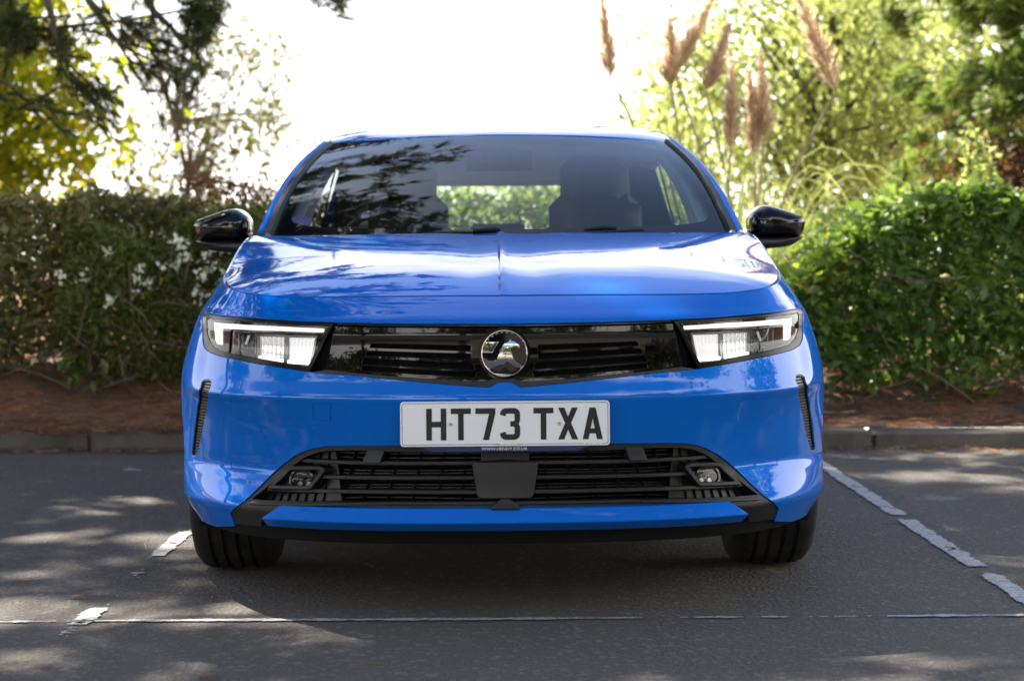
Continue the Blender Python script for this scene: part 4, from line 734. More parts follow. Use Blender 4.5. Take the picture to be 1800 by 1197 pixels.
# --- wings, doors, rear
for s in (1, -1):
    sg = lambda pts: [(s*a, b) for a, b in pts] if s > 0 else [(-a, b) for a, b in pts]
    g = .0035
    fen = top[k_seam:]; fen = [q for q in fen if q[0] < u_at(1.42)]+[(u_at(1.42), shut_z(u_at(1.42)))]
    out = fen+[(u_at(1.42), .20), (u_at(1.26), .20)]+arch(AXF, -20, 137, 40)+list(reversed(seam))
    p('front_wing', M['paint'], CAR, inset(sg(out), .0022), su=.016, sz=.008, flange=.014)
    out = [(u_at(1.425), .965), (u_at(2.42), .965), (u_at(2.42), .25), (u_at(1.425), .25)]
    d_ = p('front_door', M['paint'], CAR, inset(sg(out), .002), su=.05, sz=.02, flange=.012)
    hb = MB().box((s*.932, 2.25, .83), (.03, .2, .03), .01); hb.build('door_handle', M['paint'], d_)
    out = [(u_at(2.425), .965), (u_at(3.30), .965), (u_at(3.30), .62)]+[q for q in arch(AXR, 128, 190, 14)]+[(u_at(3.19), .25), (u_at(2.425), .25)]
    d_ = p('rear_door', M['paint'], CAR, inset(sg(out), .002), su=.05, sz=.02, flange=.012)
    hb = MB().box((s*.930, 3.15, .84), (.03, .2, .03), .01); hb.build('door_handle', M['paint'], d_)
    out = [(u_at(1.42), .248), (u_at(3.19), .248), (u_at(3.19), .19), (u_at(1.26), .19)]
    p('side_sill', M['grain'], CAR, sg(out), su=.06, sz=.02, flange=.012)
    out = [(u_at(3.304), .965), (ULEN-.001, .965), (ULEN-.001, .24), (u_at(3.96), .24)]+arch(AXR, -13, 127, 30)
    p('rear_body', M['paint'], CAR, inset(sg(out), .0015), su=.04, sz=.02, flange=.012)
# --- bonnet
def PB(x, y): return np.stack([x, y, bonnet_z(x, y)], -1)
back = [(.0, 1.185), (.2, 1.188), (.40, 1.205), (.55, 1.245), (.68, 1.325), (.76, 1.41), (.805, 1.485)]
bo = [(r[2], r[3]) for r in SH if r[3] < 1.47]
bon = np.array(whole([(0, SH[0, 3])]+bo[1:]+list(reversed(back))))
BON = p('bonnet', M['paint'], CAR, inset(bon, .0075), surf=(PB, Bn), su=.0055, sz=.014, flange=.012, bev=.0018)
cl = MB().loft([[(x, y, float(bonnet_z(x, y))-dz) for x, y in [(a*s, b) for s, seq in ((-1, list(reversed(back))), (1, back[1:])) for a, b in seq]] for dz in (.03,)]+
               [[(x, y+.25, float(bonnet_z(x, y))-.04) for x, y in [(a*s, b) for s, seq in ((-1, list(reversed(back))), (1, back[1:])) for a, b in seq]]])
cl.build('scuttle', M['grain'], CAR)
ra = resample(inset(bon, .0070), .01); rb_ = resample(inset(bon, .0070), .01); qa = PB(ra[:, 0], ra[:, 1]); na = Bn(ra[:, 0], ra[:, 1])
fr_ = (ra[:, 1] < 1.1)|(np.abs(ra[:, 0]) > .78)
MB().loft([qa-na*.0016, qa-na*.016], True).build('shut_gap_shade', M['dark'], BON, smooth=False)  # black ribbon over the bonnet's edge, standing in for the gap's shade
# --- gloss panel between the lamps
VZ = empty('grille_panel', parent=CAR)
vt = [q for q in F_['vizor'][:5]]; 
inn_t, inn_b = F_['headlamp'][6], F_['headlamp'][8]
inner_t = (inn_t[0]-.006, inn_t[1]); inner_b = (inn_b[0]-.006, inn_b[1]+.001)
vh = [(0, vt[4][1])]+list(reversed(vt[1:4]))+[inner_t, inner_b]+list(reversed(F_['vizor'][6:12]))+[(0, F_['vizor'][5][1])]
vfull = np.array(whole(vh))
split = .0115
lowr = [(.455, .6265), (.37, .618), (.209, .605), (.052, .5945), (.026, .6035), (0, .6065)]
tri_t = whole([(0, vt[4][1])]+list(reversed(vt[1:4]))+[inner_t, (inner_t[0]+.0045, inner_t[1]-split+.0035)]+[(a, b-split+.003) for a, b in vt[1:4]]+[(0, vt[4][1]-split+.003)])
p('upper_strip', M['gloss'], VZ, inset(tri_t, .0018), su=.03, sz=.004, off=-.001, flange=.012)
body_h = [(0, vt[4][1]-split)]+[(a, b-split) for a, b in reversed(vt[1:4])]+[(inner_t[0]+.006, inner_t[1]-split), (.459, .6295), (.455, .6275)]+[(a, b+.001) for a, b in lowr[1:]]
slots = []
for nme in ('slot1', 'slot2', 'slot3', 'slot4'):
    q = np.array(F_[nme]); 
    if nme == 'slot4': q = np.array([q[0], q[1], (.0735, .6065), (.3655, .6235)])
    slots += [rounded(q, .004, 3), rounded(q*[-1, 1], .004, 3)]
p('main_panel', M['gloss'], VZ, np.array(whole(body_h)), slots, su=.02, sz=.010, off=-.005, flange=.018, bev=.0016)
low_h = lowr[::-1]; low_h = [(0, .6055)]+[(a, b) for a, b in reversed(lowr[:-1])]+[(.4935, .6185)]+list(reversed(F_['vizor'][6:12]))+[(0, F_['vizor'][5][1])]
p('lower_strip', M['satin'], VZ, inset(np.array(whole(low_h)), .0015), su=.02, sz=.004, off=lambda u, z: .0015+0*u, flange=.014)
p('grille_backing', M['dark'], VZ, inset(vfull, .006), su=.04, sz=.02, off=-.034, flange=0)
for s in (1, -1):
    for a, b in ((.115, .100), (.235, .215), (.175, .160), (.30, .285)):
        for (zt, zb) in ((.688, .672), (.668, .652), (.650, .630), (.628, .610)):
            k = (zt-.61)/.08; x = b+(a-b)*k
            p('rib', M['dark'], VZ, [(s*x-.0012, zb), (s*x+.0012, zb), (s*x+.0022, zt), (s*x-.0002, zt)], off=-.020, flange=.006, bev=.0003)
# --- badge
bc = F_['badge'][0]; zb = (F_['badge'][1][1]+F_['badge'][2][1])/2
y0 = float(P(0.0, zb)[1]); 
tilt = math.atan2(float(P(0.0, zb+.05)[1]-P(0.0, zb-.05)[1]), .1)
def bp(q, d):                                                # badge plane: q in mm from the centre
    a, b = q[0]*.001, q[1]*.001
    return (a, y0-.008+b*math.sin(tilt)-d, zb+b*math.cos(tilt))
BG = empty('badge', parent=CAR)
def disc(r0, r1, d0, d1, n=72):
    o = MB(); rows = []
    for r, d in ((r0, d0), (r1, d1)): rows.append([bp((r*math.cos(t), r*math.sin(t)), d) for t in np.linspace(0, 2*math.pi, n, endpoint=False)])
    return o.loft(rows, True)
o = MB()
prof = [(64.5, -.02), (64.5, .001), (63.5, .003), (60, .003), (59, .001)]
o.loft([[bp((r*math.cos(t), r*math.sin(t)), d) for t in np.linspace(2*math.pi, 0, 72, endpoint=False)] for r, d in prof], True).build('collar', M['gloss'], BG)
prof = [(58.8, -.004), (58.8, .004), (57.8, .0056), (56.2, .0056), (55.3, .0045), (55.1, .0012)]
o = MB(); o.loft([[bp((r*math.cos(t), r*math.sin(t)), d) for t in np.linspace(2*math.pi, 0, 96, endpoint=False)] for r, d in prof], True).build('rim', M['chrome'], BG)
o = MB(); o.loft([[bp((r*math.cos(t), r*math.sin(t)), d) for t in np.linspace(2*math.pi, 0, 72, endpoint=False)] for r, d in ((55.2, .0015), (50, .0012), (.01, .001))], True).build('disc', M['gloss'], BG)
zq = lambda pts: [((a-590)*.1568, (560-b)*.1568) for a, b in pts]
grif = [(705,312),(700,355),(738,362),(768,376),(800,405),(838,432),(843,468),(822,494),(806,486),(808,466),(770,456),(722,462),(704,478),(702,510),(714,575),(740,645),(800,700),(868,746),(846,802),(770,790),(700,742),(656,703),(636,690),(590,742),(522,744),(350,822),(290,735),(246,640),(262,625),(340,668),(460,668),(468,630),(486,585),(510,545),(516,500),(548,462),(562,425),(590,395),(640,378)]
o = MB()
def relief(mb, poly, d0, d1, ins=1.2, dome=0.0):
    q = np.array(poly); i = inset(q, ins); n = len(q)
    b = len(mb.v); dm_ = lambda a: dome*(1-(a[1]/46.0)**2)
    mb.v += [bp(a, d0) for a in q]+[bp(a, d0+(d1-d0)*.55+dm_(a)) for a in inset(q, .35*ins)]+[bp(a, d1+dm_(a)) for a in i]
    ar = .5*np.sum(q[:, 0]*np.roll(q[:, 1], -1)-np.roll(q[:, 0], -1)*q[:, 1])
    for r0 in (0, n):
        for k in range(n):
            f = (b+r0+k, b+r0+(k+1) % n, b+r0+n+(k+1) % n, b+r0+n+k); mb.f.append(f if ar > 0 else f[::-1])
    gx, gy = np.meshgrid(np.arange(-56, 57, 3.5), np.arange(-56, 57, 3.5)); gg = np.stack([gx.ravel(), gy.ravel()], 1); gg = gg[inside(gg, i)] if dome else gg[:0]
    t = delaunay_2d_cdt([Vector(a) for a in i]+[Vector(a) for a in gg], [(k, (k+1) % n) for k in range(n)], [], 1, 1e-6); b2_ = len(mb.v); mb.v += [bp(a, d1+dm_(a)) for a in t[0]]
    for f in t[2]: mb.f.append(tuple(b2_+k for k in f))
relief(o, zq(grif), .001, .0040, 1.2, .0085); o.build('griffin', M['chrome'], BG, sharp=25)
wing = [(470,660),(500,600),(535,540),(575,480),(640,440),(652,470),(630,560),(600,650),(560,680)]
o = MB(); relief(o, zq(wing), .0040, .0052, 2.2, .0085); o.build('feathers', M['chrome'], BG, sharp=25)
o = MB(); relief(o, zq([(712,405),(735,400),(752,408),(735,416)]), .0040, .0046, .3, .0085); o.build('eye', M['ink'], BG)
o = MB(); relief(o, zq([(285,372),(515,370),(403,552),(236,552),(238,470)]), .001, .0036, 1.2, .006); o.build('flag', M['chrome'], BG, sharp=25)
o = MB(); relief(o, zq([(312,386),(352,386),(380,478),(432,386),(474,386),(402,534),(346,534)]), .0036, .0043, .3, .006); o.build('letter', M['ink'], BG)
o = MB(); relief(o, zq([(428,874),(520,878),(650,886),(742,890),(690,912),(620,926),(560,926),(490,908)]), .001, .0045); o.build('crescent', M['chrome'], BG)
def text_mesh(txt, size, spacing=1.0, depth=0.0):
    c = bpy.data.curves.new('t', 'FONT'); c.body = txt; c.size = size; c.align_x = 'CENTER'; c.align_y = 'CENTER'; c.space_character = spacing; c.resolution_u = 3; c.extrude = depth
    o = bpy.data.objects.new('t', c); sc.collection.objects.link(o); dg = bpy.context.evaluated_depsgraph_get()
    me = bpy.data.meshes.new_from_object(o.evaluated_get(dg)); bpy.data.objects.remove(o); bpy.data.curves.remove(c)
    v = np.array([q.co[:] for q in me.vertices]); f = [tuple(q.vertices) for q in me.polygons]; bpy.data.meshes.remove(me); return v, f
o = MB()
for k, chh in enumerate('VAUXHALL'):
    v, f = text_mesh(chh, 6.5); a = R(90+49-14*k); c_, s_ = math.cos(a-math.pi/2), math.sin(a-math.pi/2)
    o.add([bp((52.4*math.cos(a)+q[0]*c_-q[1]*s_, 52.4*math.sin(a)+q[0]*s_+q[1]*c_), .0019) for q in v], f)
o.build('lettering', M['chrome'], BG, smooth=False)
# --- headlamps
for s in (1, -1):
    sg = lambda pts: np.array([(s*a, b) for a, b in pts])
    HL = empty('headlight', parent=CAR)
    lens = rounded(sg(F_['lens']), .006, 3); outl = sg(F_['headlamp'])
    p('lamp_frame', M['lampblack'], HL, inset(outl, .002), [lens], su=.012, sz=.008, off=-.002, flange=.016, bev=.0014)
    p('lamp_housing', M['bezel'], HL, inset(lens, -.010), su=.02, sz=.012, off=-.060, flange=0)
    # side wall of the housing
    ring = resample(lens, .006); a_ = P(ring[:, 0], ring[:, 1], -.004); b_ = P(ring[:, 0], ring[:, 1], -.061)
    MB().loft([a_, b_], True).build('lamp_wall', M['gloss'], HL)
    drl = inset(rounded(sg(F_['drl']), .003, 3), .0016)
    p('daytime_light', M['drl'], HL, drl, su=.01, sz=.006, off=-.012, flange=.02, bev=.001, edge=.004)
    p('daytime_light_shroud', M['gloss'], HL, inset(drl, -.005), [inset(drl, -.0006)], su=.01, sz=.006, off=-.015, flange=.03, bev=.0008, edge=.004)
    # the low beam unit: clear fins over a bright reflector
    for nme, emi, nf in (('module_b', 'beam', 7), ('module_a', 'beam_dim', 6)):
        q = np.array(F_[nme])
        pp = lambda a, b: (1-b)*((1-a)*q[3]+a*q[2])+b*((1-a)*q[0]+a*q[1])      # a across, b up
        bx = sg([pp(0, 0), pp(1, 0), pp(1, 1), pp(0, 1)])
        unit = p('beam_unit', M['bezel'], HL, inset(bx, -.004), [inset(bx, .0005)], su=.02, sz=.01, off=-.022, flange=.036, bev=.0012)
        p('reflector', M['bezel'], HL, inset(bx, .0003), su=.012, sz=.012, off=-.048, flange=0)
        for k in range(nf):
            a0, a1 = (k+.12)/nf, (k+.62)/nf
            for j, (b0, b1) in enumerate(((.04, .94),) if nme == 'module_b' else ((.06, .30), (.36, .62), (.68, .94))):
                rr = np.array(F_[nme]); fin = sg([pp(a0, b0), pp(a1, b0), pp(a1, b1), pp(a0, b1)])
                p('light_guide', M[emi], HL, fin, su=.02, sz=.02, off=-.030, flange=.012, bev=.0025)
        for k in range(5):
            c = pp((k+.5)/5, .10); p('led', M['led'], HL, circle(c*[s, 1], .0042, 10), su=.01, sz=.01, edge=.004, off=-.020, flange=.006, bev=.001)
        lo = sg([pp(0, -.05), pp(1, -.05), pp(1, .02), pp(0, .02)]); p('ledge', M['bezel'], HL, lo, off=-.016, flange=.02, bev=.0012)
    q = sg(F_['module_c'])
    unit = p('beam_unit', M['bezel'], HL, inset(q, -.003), [inset(q, .001)], su=.02, sz=.01, off=-.030, flange=.028, bev=.0012)
    p('reflector', M['mirror_glass'], HL, q, su=.015, sz=.015, off=lambda u, z: -.050-.25*(z-z.mean()), flange=0)
    for k in range(4):
        x = .2+.2*k; pp = lambda a, b: (1-b)*((1-a)*q[3]+a*q[2])+b*((1-a)*q[0]+a*q[1])
        p('fin', M['lampclear'], HL, [pp(x, .1), pp(x+.05, .1), pp(x+.05, .9), pp(x, .9)] if s > 0 else [pp(x, .1), pp(x, .9), pp(x+.05, .9), pp(x+.05, .1)], off=-.034, flange=.014, bev=.001)
    p('lamp_lens', M['lens'], HL, inset(lens, -.0012), su=.014, sz=.008, off=-.0035, flange=0)
# --- air curtains in the bumper corners
for s in (1, -1):
    vv = vent if s > 0 else ventL
    VT = p('side_vent', M['satin'], CAR, inset(vv, .0012), [inset(vv, .0038)], su=.01, sz=.01, off=-.002, flange=.03, bev=.001, edge=.004)
    p('vent_backing', M['dark'], VT, vv, su=.02, sz=.02, off=-.026, flange=0)
    zs_ = np.linspace(.379, .578, 26); vq = np.array(inset(vv, .0035))
    for z in zs_:
        xs_ = []
        for a, b in zip(vq, np.roll(vq, -1, 0)):
            if (a[1]-z)*(b[1]-z) < 0: xs_.append(a[0]+(b[0]-a[0])*(z-a[1])/(b[1]-a[1]))
        if len(xs_) >= 2:
            x0, x1 = min(xs_), max(xs_)
            if x1-x0 > .006: p('vent_rib', M['sensor'], VT, [(x0, z-.0022), (x1, z-.0022), (x1, z+.0022), (x0, z+.0022)], su=.02, off=-.006, flange=.012, bev=.0008, edge=.01)
# --- lower grille
LG = empty('lower_grille', parent=CAR)
op = F_['opening']; gi = F_['grille_in']; tl = F_['trim_low']
sur = whole([(0, .4352)]+op[1:]+tl[1:4]+[tl[4]]+tl[5:7]+[(0, tl[7][1])])
inn = whole([(0, gi[0][1])]+gi[1:12]+[(0, gi[12][1])])
inn = rounded(inn, .004, 2)
def soff(u, z):
    return -.004+0*u
p('surround', M['grain'], LG, inset(sur, .0016), [inn], su=.014, sz=.007, off=soff, flange=.03, bev=.002)
p('grille_backing', M['dark'], LG, inset(inn, -.02), su=.05, sz=.03, off=-.13, flange=0)
def xspan(poly, z):
    q = np.array(poly); r = []
    for a, b in zip(q, np.roll(q, -1, 0)):
        if (a[1]-z)*(b[1]-z) < 0: r.append(a[0]+(b[0]-a[0])*(z-a[1])/(b[1]-a[1]))
    return max(r) if r else 0.0
for z, th in ((F_['slat_a'][2][1], .0031), (F_['slat_b'][3][1], .0031), (F_['slat_c'][3][1], .0034)):
    ue = xspan(inn, z)+.004
    p('grille_slat', M['grain'], LG, [(-ue-.003, z-th), (ue+.003, z-th), (ue-.003, z+th), (-ue+.003, z+th)], su=.03, sz=.01, off=-.010, flange=.05, bev=.0018, edge=.014)
p('bottom_rail', M['grain'], LG, whole([(0, gi[12][1]+.004), (.3, gi[12][1]+.004), (.68, .281), (.69, .276), (.3, gi[12][1]-.001), (0, gi[12][1]-.001)]), su=.03, sz=.01, off=.004, flange=.03, bev=.002, edge=.014)
# thin fins of the intake behind the slats
for zc in (.4095, .400, .372, .3635, .334, .327, .3015):
    ue = xspan(inn, zc)-.06
    p('intake_fin', M['satin'], LG, [(-ue, zc-.0011), (ue, zc-.0011), (ue, zc+.0011), (-ue, zc+.0011)], su=.06, off=-.060, flange=.03, bev=.0004, edge=.03)
for s in (1, -1):
    for x in (.10, .155, .215, .275, .335, .395, .45):
        for zt, zb2 in ((.419, .397), (.386, .357), (.347, .322), (.312, .29)):
            sh = lambda z: x*(1+.12*(.42-z)/.13)
            if sh(zt) > xspan(inn, zt)-.05: continue
            p('intake_rib', M['dark'], LG, [(s*sh(zb2)-.0012, zb2), (s*sh(zb2)+.0012, zb2), (s*sh(zt)+.0012, zt), (s*sh(zt)-.0012, zt)], off=-.045, flange=.02, bev=.0004, edge=.03)
    # closed-off outer bays
    q = [(.455, .425), (.57, .395), (.70, .291), (.43, .291)]
    p('blanking_plate', M['satin'], LG, [(s*a, b) for a, b in q], su=.03, sz=.02, off=-.040, flange=.006)
    for k in range(7):
        x = .47+.028*k; zt = float(np.interp(x, [.455, .57, .70], [.425, .395, .291]))
        p('intake_rib', M['dark'], LG, [(s*(x+.012)-.001, .293), (s*(x+.012)+.001, .293), (s*x+.001, zt), (s*x-.001, zt)], off=-.034, flange=.006, bev=.0004, edge=.03)
    # fog lamp in its pod
    q = rounded([(s*a, b) for a, b in F_['fog_housing']], .007, 4); fc = np.array(F_['fog'][0])*[s, 1]
    fr = abs(F_['fog'][1][0]-F_['fog'][0][0]); fz = F_['fog'][2][1]-F_['fog'][0][1]
    FG = p('fog_lamp', M['grain'], CAR, q, [inset(q, .0055)], su=.01, sz=.008, off=.002, flange=.05, bev=.003)
    t = np.linspace(0, 2*math.pi, 36, endpoint=False); se = lambda r: np.stack([fc[0]+r*fr*np.sign(np.cos(t))*np.abs(np.cos(t))**.8, fc[1]+r*fz*1.02*np.sign(np.sin(t))*np.abs(np.sin(t))**.8], 1)
    p('pod_floor', M['satin'], FG, inset(q, .003), [se(1.10)], su=.012, sz=.008, off=lambda u, z: -.022+.10*(fc[1]-z), flange=.02)
    p('fog_ring', M['gloss'], FG, se(1.12), [se(.96)], su=.01, sz=.01, edge=.004, off=-.006, flange=.03, bev=.002)
    p('fog_reflector', M['bezel'], FG, se(1.0), su=.007, sz=.006, off=lambda u, z: -.034-.012*np.sin(u*500)*np.sin(z*420), flange=0, edge=.006)
    for a in range(4):
        g_ = R(45+90*a); c = fc+np.array([fr*.55*math.cos(g_), fz*.6*math.sin(g_)])
        p('fog_element', M['fogmetal'], FG, circle(c, .0065, 8), su=.01, sz=.01, edge=.005, off=-.022, flange=.012, bev=.002)
    p('fog_cover', M['lens'], FG, se(1.0), su=.006, sz=.005, edge=.006, off=lambda u, z: -.012+.010*np.clip(1-((u-fc[0])/fr)**2-((z-fc[1])/fz)**2, 0, 1), flange=0)
    # distance sensor on the top slat
    q = rounded([(s*a, b) for a, b in F_['sensor']], .003, 3); c = np.array(F_['sensor_ring'][0])*[s, 1]
    SN = p('sensor_pod', M['sensor'], CAR, q, [circle(c, .0088)], su=.008, sz=.006, off=.001, flange=.05, bev=.002, edge=.004)
    p('sensor_face', M['sensor'], SN, circle(c, .0078), su=.006, sz=.006, edge=.003, off=.0004, flange=.01, bev=.0008)
rd = rounded(whole([(0, F_['radar'][0][1])]+F_['radar'][1:5]+[(0, F_['radar'][5][1])]), .004, 3)
p('radar_cover', M['sensor2'], LG, rd, su=.02, sz=.01, off=-.002, flange=.04, bev=.0025)
bk = whole([(0, .424)]+F_['bracket'][1:3]+[(0, .4)])
p('radar_bracket', M['satin'], LG, bk, su=.02, sz=.01, off=-.02, flange=.03)
hump = [(0, .302), (.010, .302), (.026, .290), (.034, .285), (.034, .281), (0, .281)]
p('tow_eye_cap', M['grain'], LG, whole(hump), su=.006, sz=.004, off=.012, flange=.03, bev=.003)
# --- painted lip below the grille
LIPZ = [(-.050, .2880), (-.012, .2868), (.0035, .2800), (.0050, .2782), (.0200, .2488), (.0200, .2455), (-.008, .2235), (-.06, .2195)]
ends = np.interp([z for _, z in LIPZ], [.215, .2440, .2775, .2865], [.632, .634, .588, .566])
nn_ = 121; tt_ = np.linspace(-1, 1, nn_); rows = []
for (o_, z), ue in zip(LIPZ, ends):
    u = tt_*ue; zz = z-.0055*np.clip(np.abs(u)-.25, 0, 1)*0
    q = plan(u)+plan_n(u)*o_; rows.append(np.concatenate([q, np.full((nn_, 1), z)], 1))
mb = MB(); mb.loft(rows[::-1]); mb.build('front_lip', M['paint'], CAR, sharp=20)
mb = MB().loft([np.concatenate([plan(tt_*.95)+plan_n(tt_*.95)*(-.03), np.full((nn_, 1), .222)], 1), np.concatenate([plan(tt_*.95)+plan_n(tt_*.95)*(-.05), np.full((nn_, 1), .185)], 1), np.stack([tt_*.80, np.full(nn_, .55), np.full(nn_, .18)], 1), np.stack([tt_*.60, np.full(nn_, 3.6), np.full(nn_, .17)], 1)])
mb.build('undertray', M['dark'], CAR)
# wheel-arch liners and a dark engine-bay wall
for s in (1, -1):
    for ax in (AXF, AXR):
        t = np.linspace(R(-25), R(205), 30); rows = []
        for x, r in ((.845, .374), (.55, .374), (.54, .2)):
            rows.append([(s*x, ax+r*math.cos(q), AZ+r*math.sin(q)) for q in t])
        MB().loft(rows if s > 0 else [r[::-1] for r in rows]).build('arch_liner', M['dark'], CAR)
MB().box((0, 1.3, .56), (1.5, .04, .74)).build('bulkhead', M['dark'], CAR)
MB().box((0, 2.4, .20), (1.6, 2.3, .04)).build('floor_pan', M['dark'], CAR)
# --- wheels
for s in (1, -1):
    for ax in (AXF, AXR):
        WH = empty('wheel', (s*.772, ax, .318), 0, CAR)
        rp = [(-.112, .225), (-.118, .262), (-.113, .292), (-.098, .3095), (-.083, .3155)]
        gv = []
        for c in (-.056, -.019, .019, .056): gv += [(c-.0065, .3185), (c-.0050, .3100), (c+.0050, .3100), (c+.0065, .3185)]
        prof = rp+[(-.079, .3170)]+gv+[(.079, .3170)]+[(-a, b) for a, b in reversed(rp)]
        t = np.linspace(0, 2*math.pi, 96, endpoint=False)
        rows = [[(a, r*math.cos(q), r*math.sin(q)) for q in t] for a, r in prof]
        MB().loft([r[::-1] for r in rows], True).build('tyre', M['rubber'], WH, sharp=40)
        mb = MB()
        for k in range(88):                                  # sipes across the outer ribs
            q = 2*math.pi*k/88
            for c in (-.081, .081): mb.box((c, .3160*math.cos(q), .3160*math.sin(q)), (.030, .0022, .006), rot=None)
        rr = [(.070*s, .16), (.075*s, .205), (.098*s, .222), (.104*s, .228), (.100*s, .232), (-.1*s, .232), (-.1*s, .2), (.02*s, .19)]
        MB().loft([[(a, r*math.cos(q), r*math.sin(q)) for q in t] for a, r in rr], True).build('rim', M['alu'], WH)
        for k in range(5):
            q = 2*math.pi*k/5; mb2 = MB()
            for dq in (-.13, .13):
                a0 = q+dq*2.4; a1 = q+dq
                mb2.tube([(.086*s, .055*math.cos(a0), .055*math.sin(a0)), (.090*s, .13*math.cos(q+dq), .13*math.sin(q+dq)), (.088*s, .215*math.cos(a1), .215*math.sin(a1))], [.020, .016, .014], 8)
            mb2.build('spoke', M['alu'], WH)
        MB().loft([[(a*s, r*math.cos(q), r*math.sin(q)) for q in t] for a, r in ((.03, .07), (.085, .065), (.092, .05), (.093, .001))], True).build('hub', M['alu'], WH)
        MB().loft([[(a*s, r*math.cos(q), r*math.sin(q)) for q in t] for a, r in ((.0, .14), (.01, .14), (.01, .05))], True).build('brake_disc', M['alu'], WH)
# --- cabin: windscreen, pillars, roof
def wind(a, t, off=0.0):
    a = np.asarray(a, float); t = np.asarray(t, float); a, t = np.broadcast_arrays(a, t)
    b = np.stack([.738*a, 1.215+.245*np.abs(a)**2.2, .948+.022*np.abs(a)**2], -1)
    e = np.stack([.606*a, 2.085+.165*np.abs(a)**2.2, 1.3375-.0155*np.abs(a)**2], -1)
    q = b+(e-b)*t[..., None]; w = np.sin(math.pi*np.clip(t, 0, 1))
    q = q+np.stack([.013*a*w, -.022*w, .028*w], -1)
    return q-np.array([0, -.40, .90])*0+np.array([0, .42, -.90])*off
def gridmesh(f, na, nt, flip=False):
    a, t = np.meshgrid(np.linspace(-1, 1, na), np.linspace(0, 1, nt)); q = f(a, t); return q
ws = MB(); ws.loft(gridmesh(lambda a, t: wind(a, t), 49, 33)); WS = ws.build('windscreen', M['glass'], CAR)
def WP(a, t): return wind(a, t, .004)
def WN(a, t):
    e = 1e-3; n = np.cross(wind(a+e, t)-wind(a-e, t), wind(a, t+e)-wind(a, t-e)); return n/np.linalg.norm(n, axis=-1, keepdims=True)
fr_in = rounded([(-.962, .125), (-.80, .098), (-.4, .098), (0, .098), (.4, .098), (.80, .098), (.962, .125), (.93, .93), (.75, .945), (.3, .955), (0, .955), (-.3, .955), (-.75, .945), (-.93, .93)], .16, 6)
p('screen_border', M['ink'], WS, [(-.995, .003), (.995, .003), (.995, .997), (-.995, .997)], [fr_in], surf=(WP, WN), su=.05, sz=.04, edge=.03, flange=0)
cc = rounded([(-.155, .962), (.155, .962), (.10, .845), (-.10, .845)], .02, 3)
def WP2(a, t): return wind(a, t, .006)
p('camera_housing', M['sensor'], WS, cc, surf=(WP2, WN), su=.03, sz=.03, edge=.02, flange=.05)
# sticker in the lower corner
st = wind(-.915, .165, .0025); 
def SP(a, t): return wind(a, t, .0052)
stc = np.array([-.905, .150]); STK = p('windscreen_sticker', M['sticker'], CAR, circle(stc, .052, 28, .030), surf=(SP, WN), su=.02, sz=.01, edge=.01, flange=0)
def SP2(a, t): return wind(a, t, .0030)
for q in ([(-.006, -.004), (.004, -.004), (.004, .018), (-.001, .018), (-.008, .013), (-.006, .012)], [(-.03, -.013), (.022, -.008), (.022, -.005), (-.03, -.010)], [(-.012, -.020), (-.006, -.020), (-.002, -.006), (-.008, -.006)], [(.012, -.018), (.018, -.018), (.014, -.004), (.008, -.004)]):
    p('sticker_print', M['sticker_ink'], STK, [(stc[0]+a, stc[1]+b) for a, b in q], surf=(SP2, WN), su=.02, sz=.01, edge=.01, flange=0)
tq = np.linspace(0, 1, 41); RF = {}
for s in (1, -1):
    G = wind(np.full(41, s*1.0), tq)
    G2 = G+np.array([s*.004, .004, .002])
    wT = (.030-.012*tq)[:, None]; wO = (.026-.008*tq)[:, None]
    T1 = G2+np.array([s*.45, .25, .62])*wT*.8
    T2 = T1+np.array([s*.85, .95, -.15])*wT
    mb = MB(); mb.loft([G+np.array([0, .01, -.012]), G2, T1, T2] if s > 0 else [T2, T1, G2, G+np.array([0, .01, -.012])])
    mb.build('pillar_trim', M['satin'], CAR, sharp=60)
    T2b = T2+np.array([s*.0015, .0015, 0]); O1 = T2b+np.array([s*.82, 1.3, .25])*wO; O2 = O1+np.array([s*.30, 2.6, -.35])*wO
    rows = [T2b+np.array([-s*.004, 0, -.006]), T2b, T2b*.5+O1*.5+np.array([s*.003, 0, .003]), O1, O2]
    mb = MB(); mb.loft(rows if s > 0 else rows[::-1]); mb.build('a_pillar', M['paint'], CAR, sharp=60)
    RF[s] = (O1, O2, T2)
# roof
zroof = nat_spline([2.0, 2.085, 2.3, 2.5, 2.7, 3.0, 3.3, 3.7, 3.95], [1.320, 1.3415, 1.384, 1.409, 1.424, 1.434, 1.428, 1.388, 1.336])
def roof(a, s_):
    f0 = wind(a, np.ones_like(a)); ya = f0[..., 1]+.004; y = ya+(3.93-ya)*s_
    xe = .612+.03*np.sin(math.pi*np.clip((y-2.1)/1.9, 0, 1)); x = a*xe
    z = zroof(y)-.0155*np.abs(a)**2*(1-s_)-(.030*s_+.0)*np.abs(a)**2-.010*np.abs(a)**8-(zroof(ya)-.0155*np.abs(a)**2-f0[..., 2]-.004)*np.exp(-s_*5.5)*1.0
    return np.stack([x, y, z], -1)
a_, s_ = np.meshgrid(np.linspace(-1, 1, 61), np.linspace(0, 1, 60)**1.3)
rp_ = roof(a_, s_); edge0 = rp_[:1]-np.array([0, 0, .008]); mb = MB(); mb.loft(np.concatenate([edge0, rp_])); mb.build('roof', M['paint'], CAR, sharp=50)
MB().loft(roof(a_, s_)-np.array([0, 0, .045])).build('headlining', M['trim_grey'], CAR)
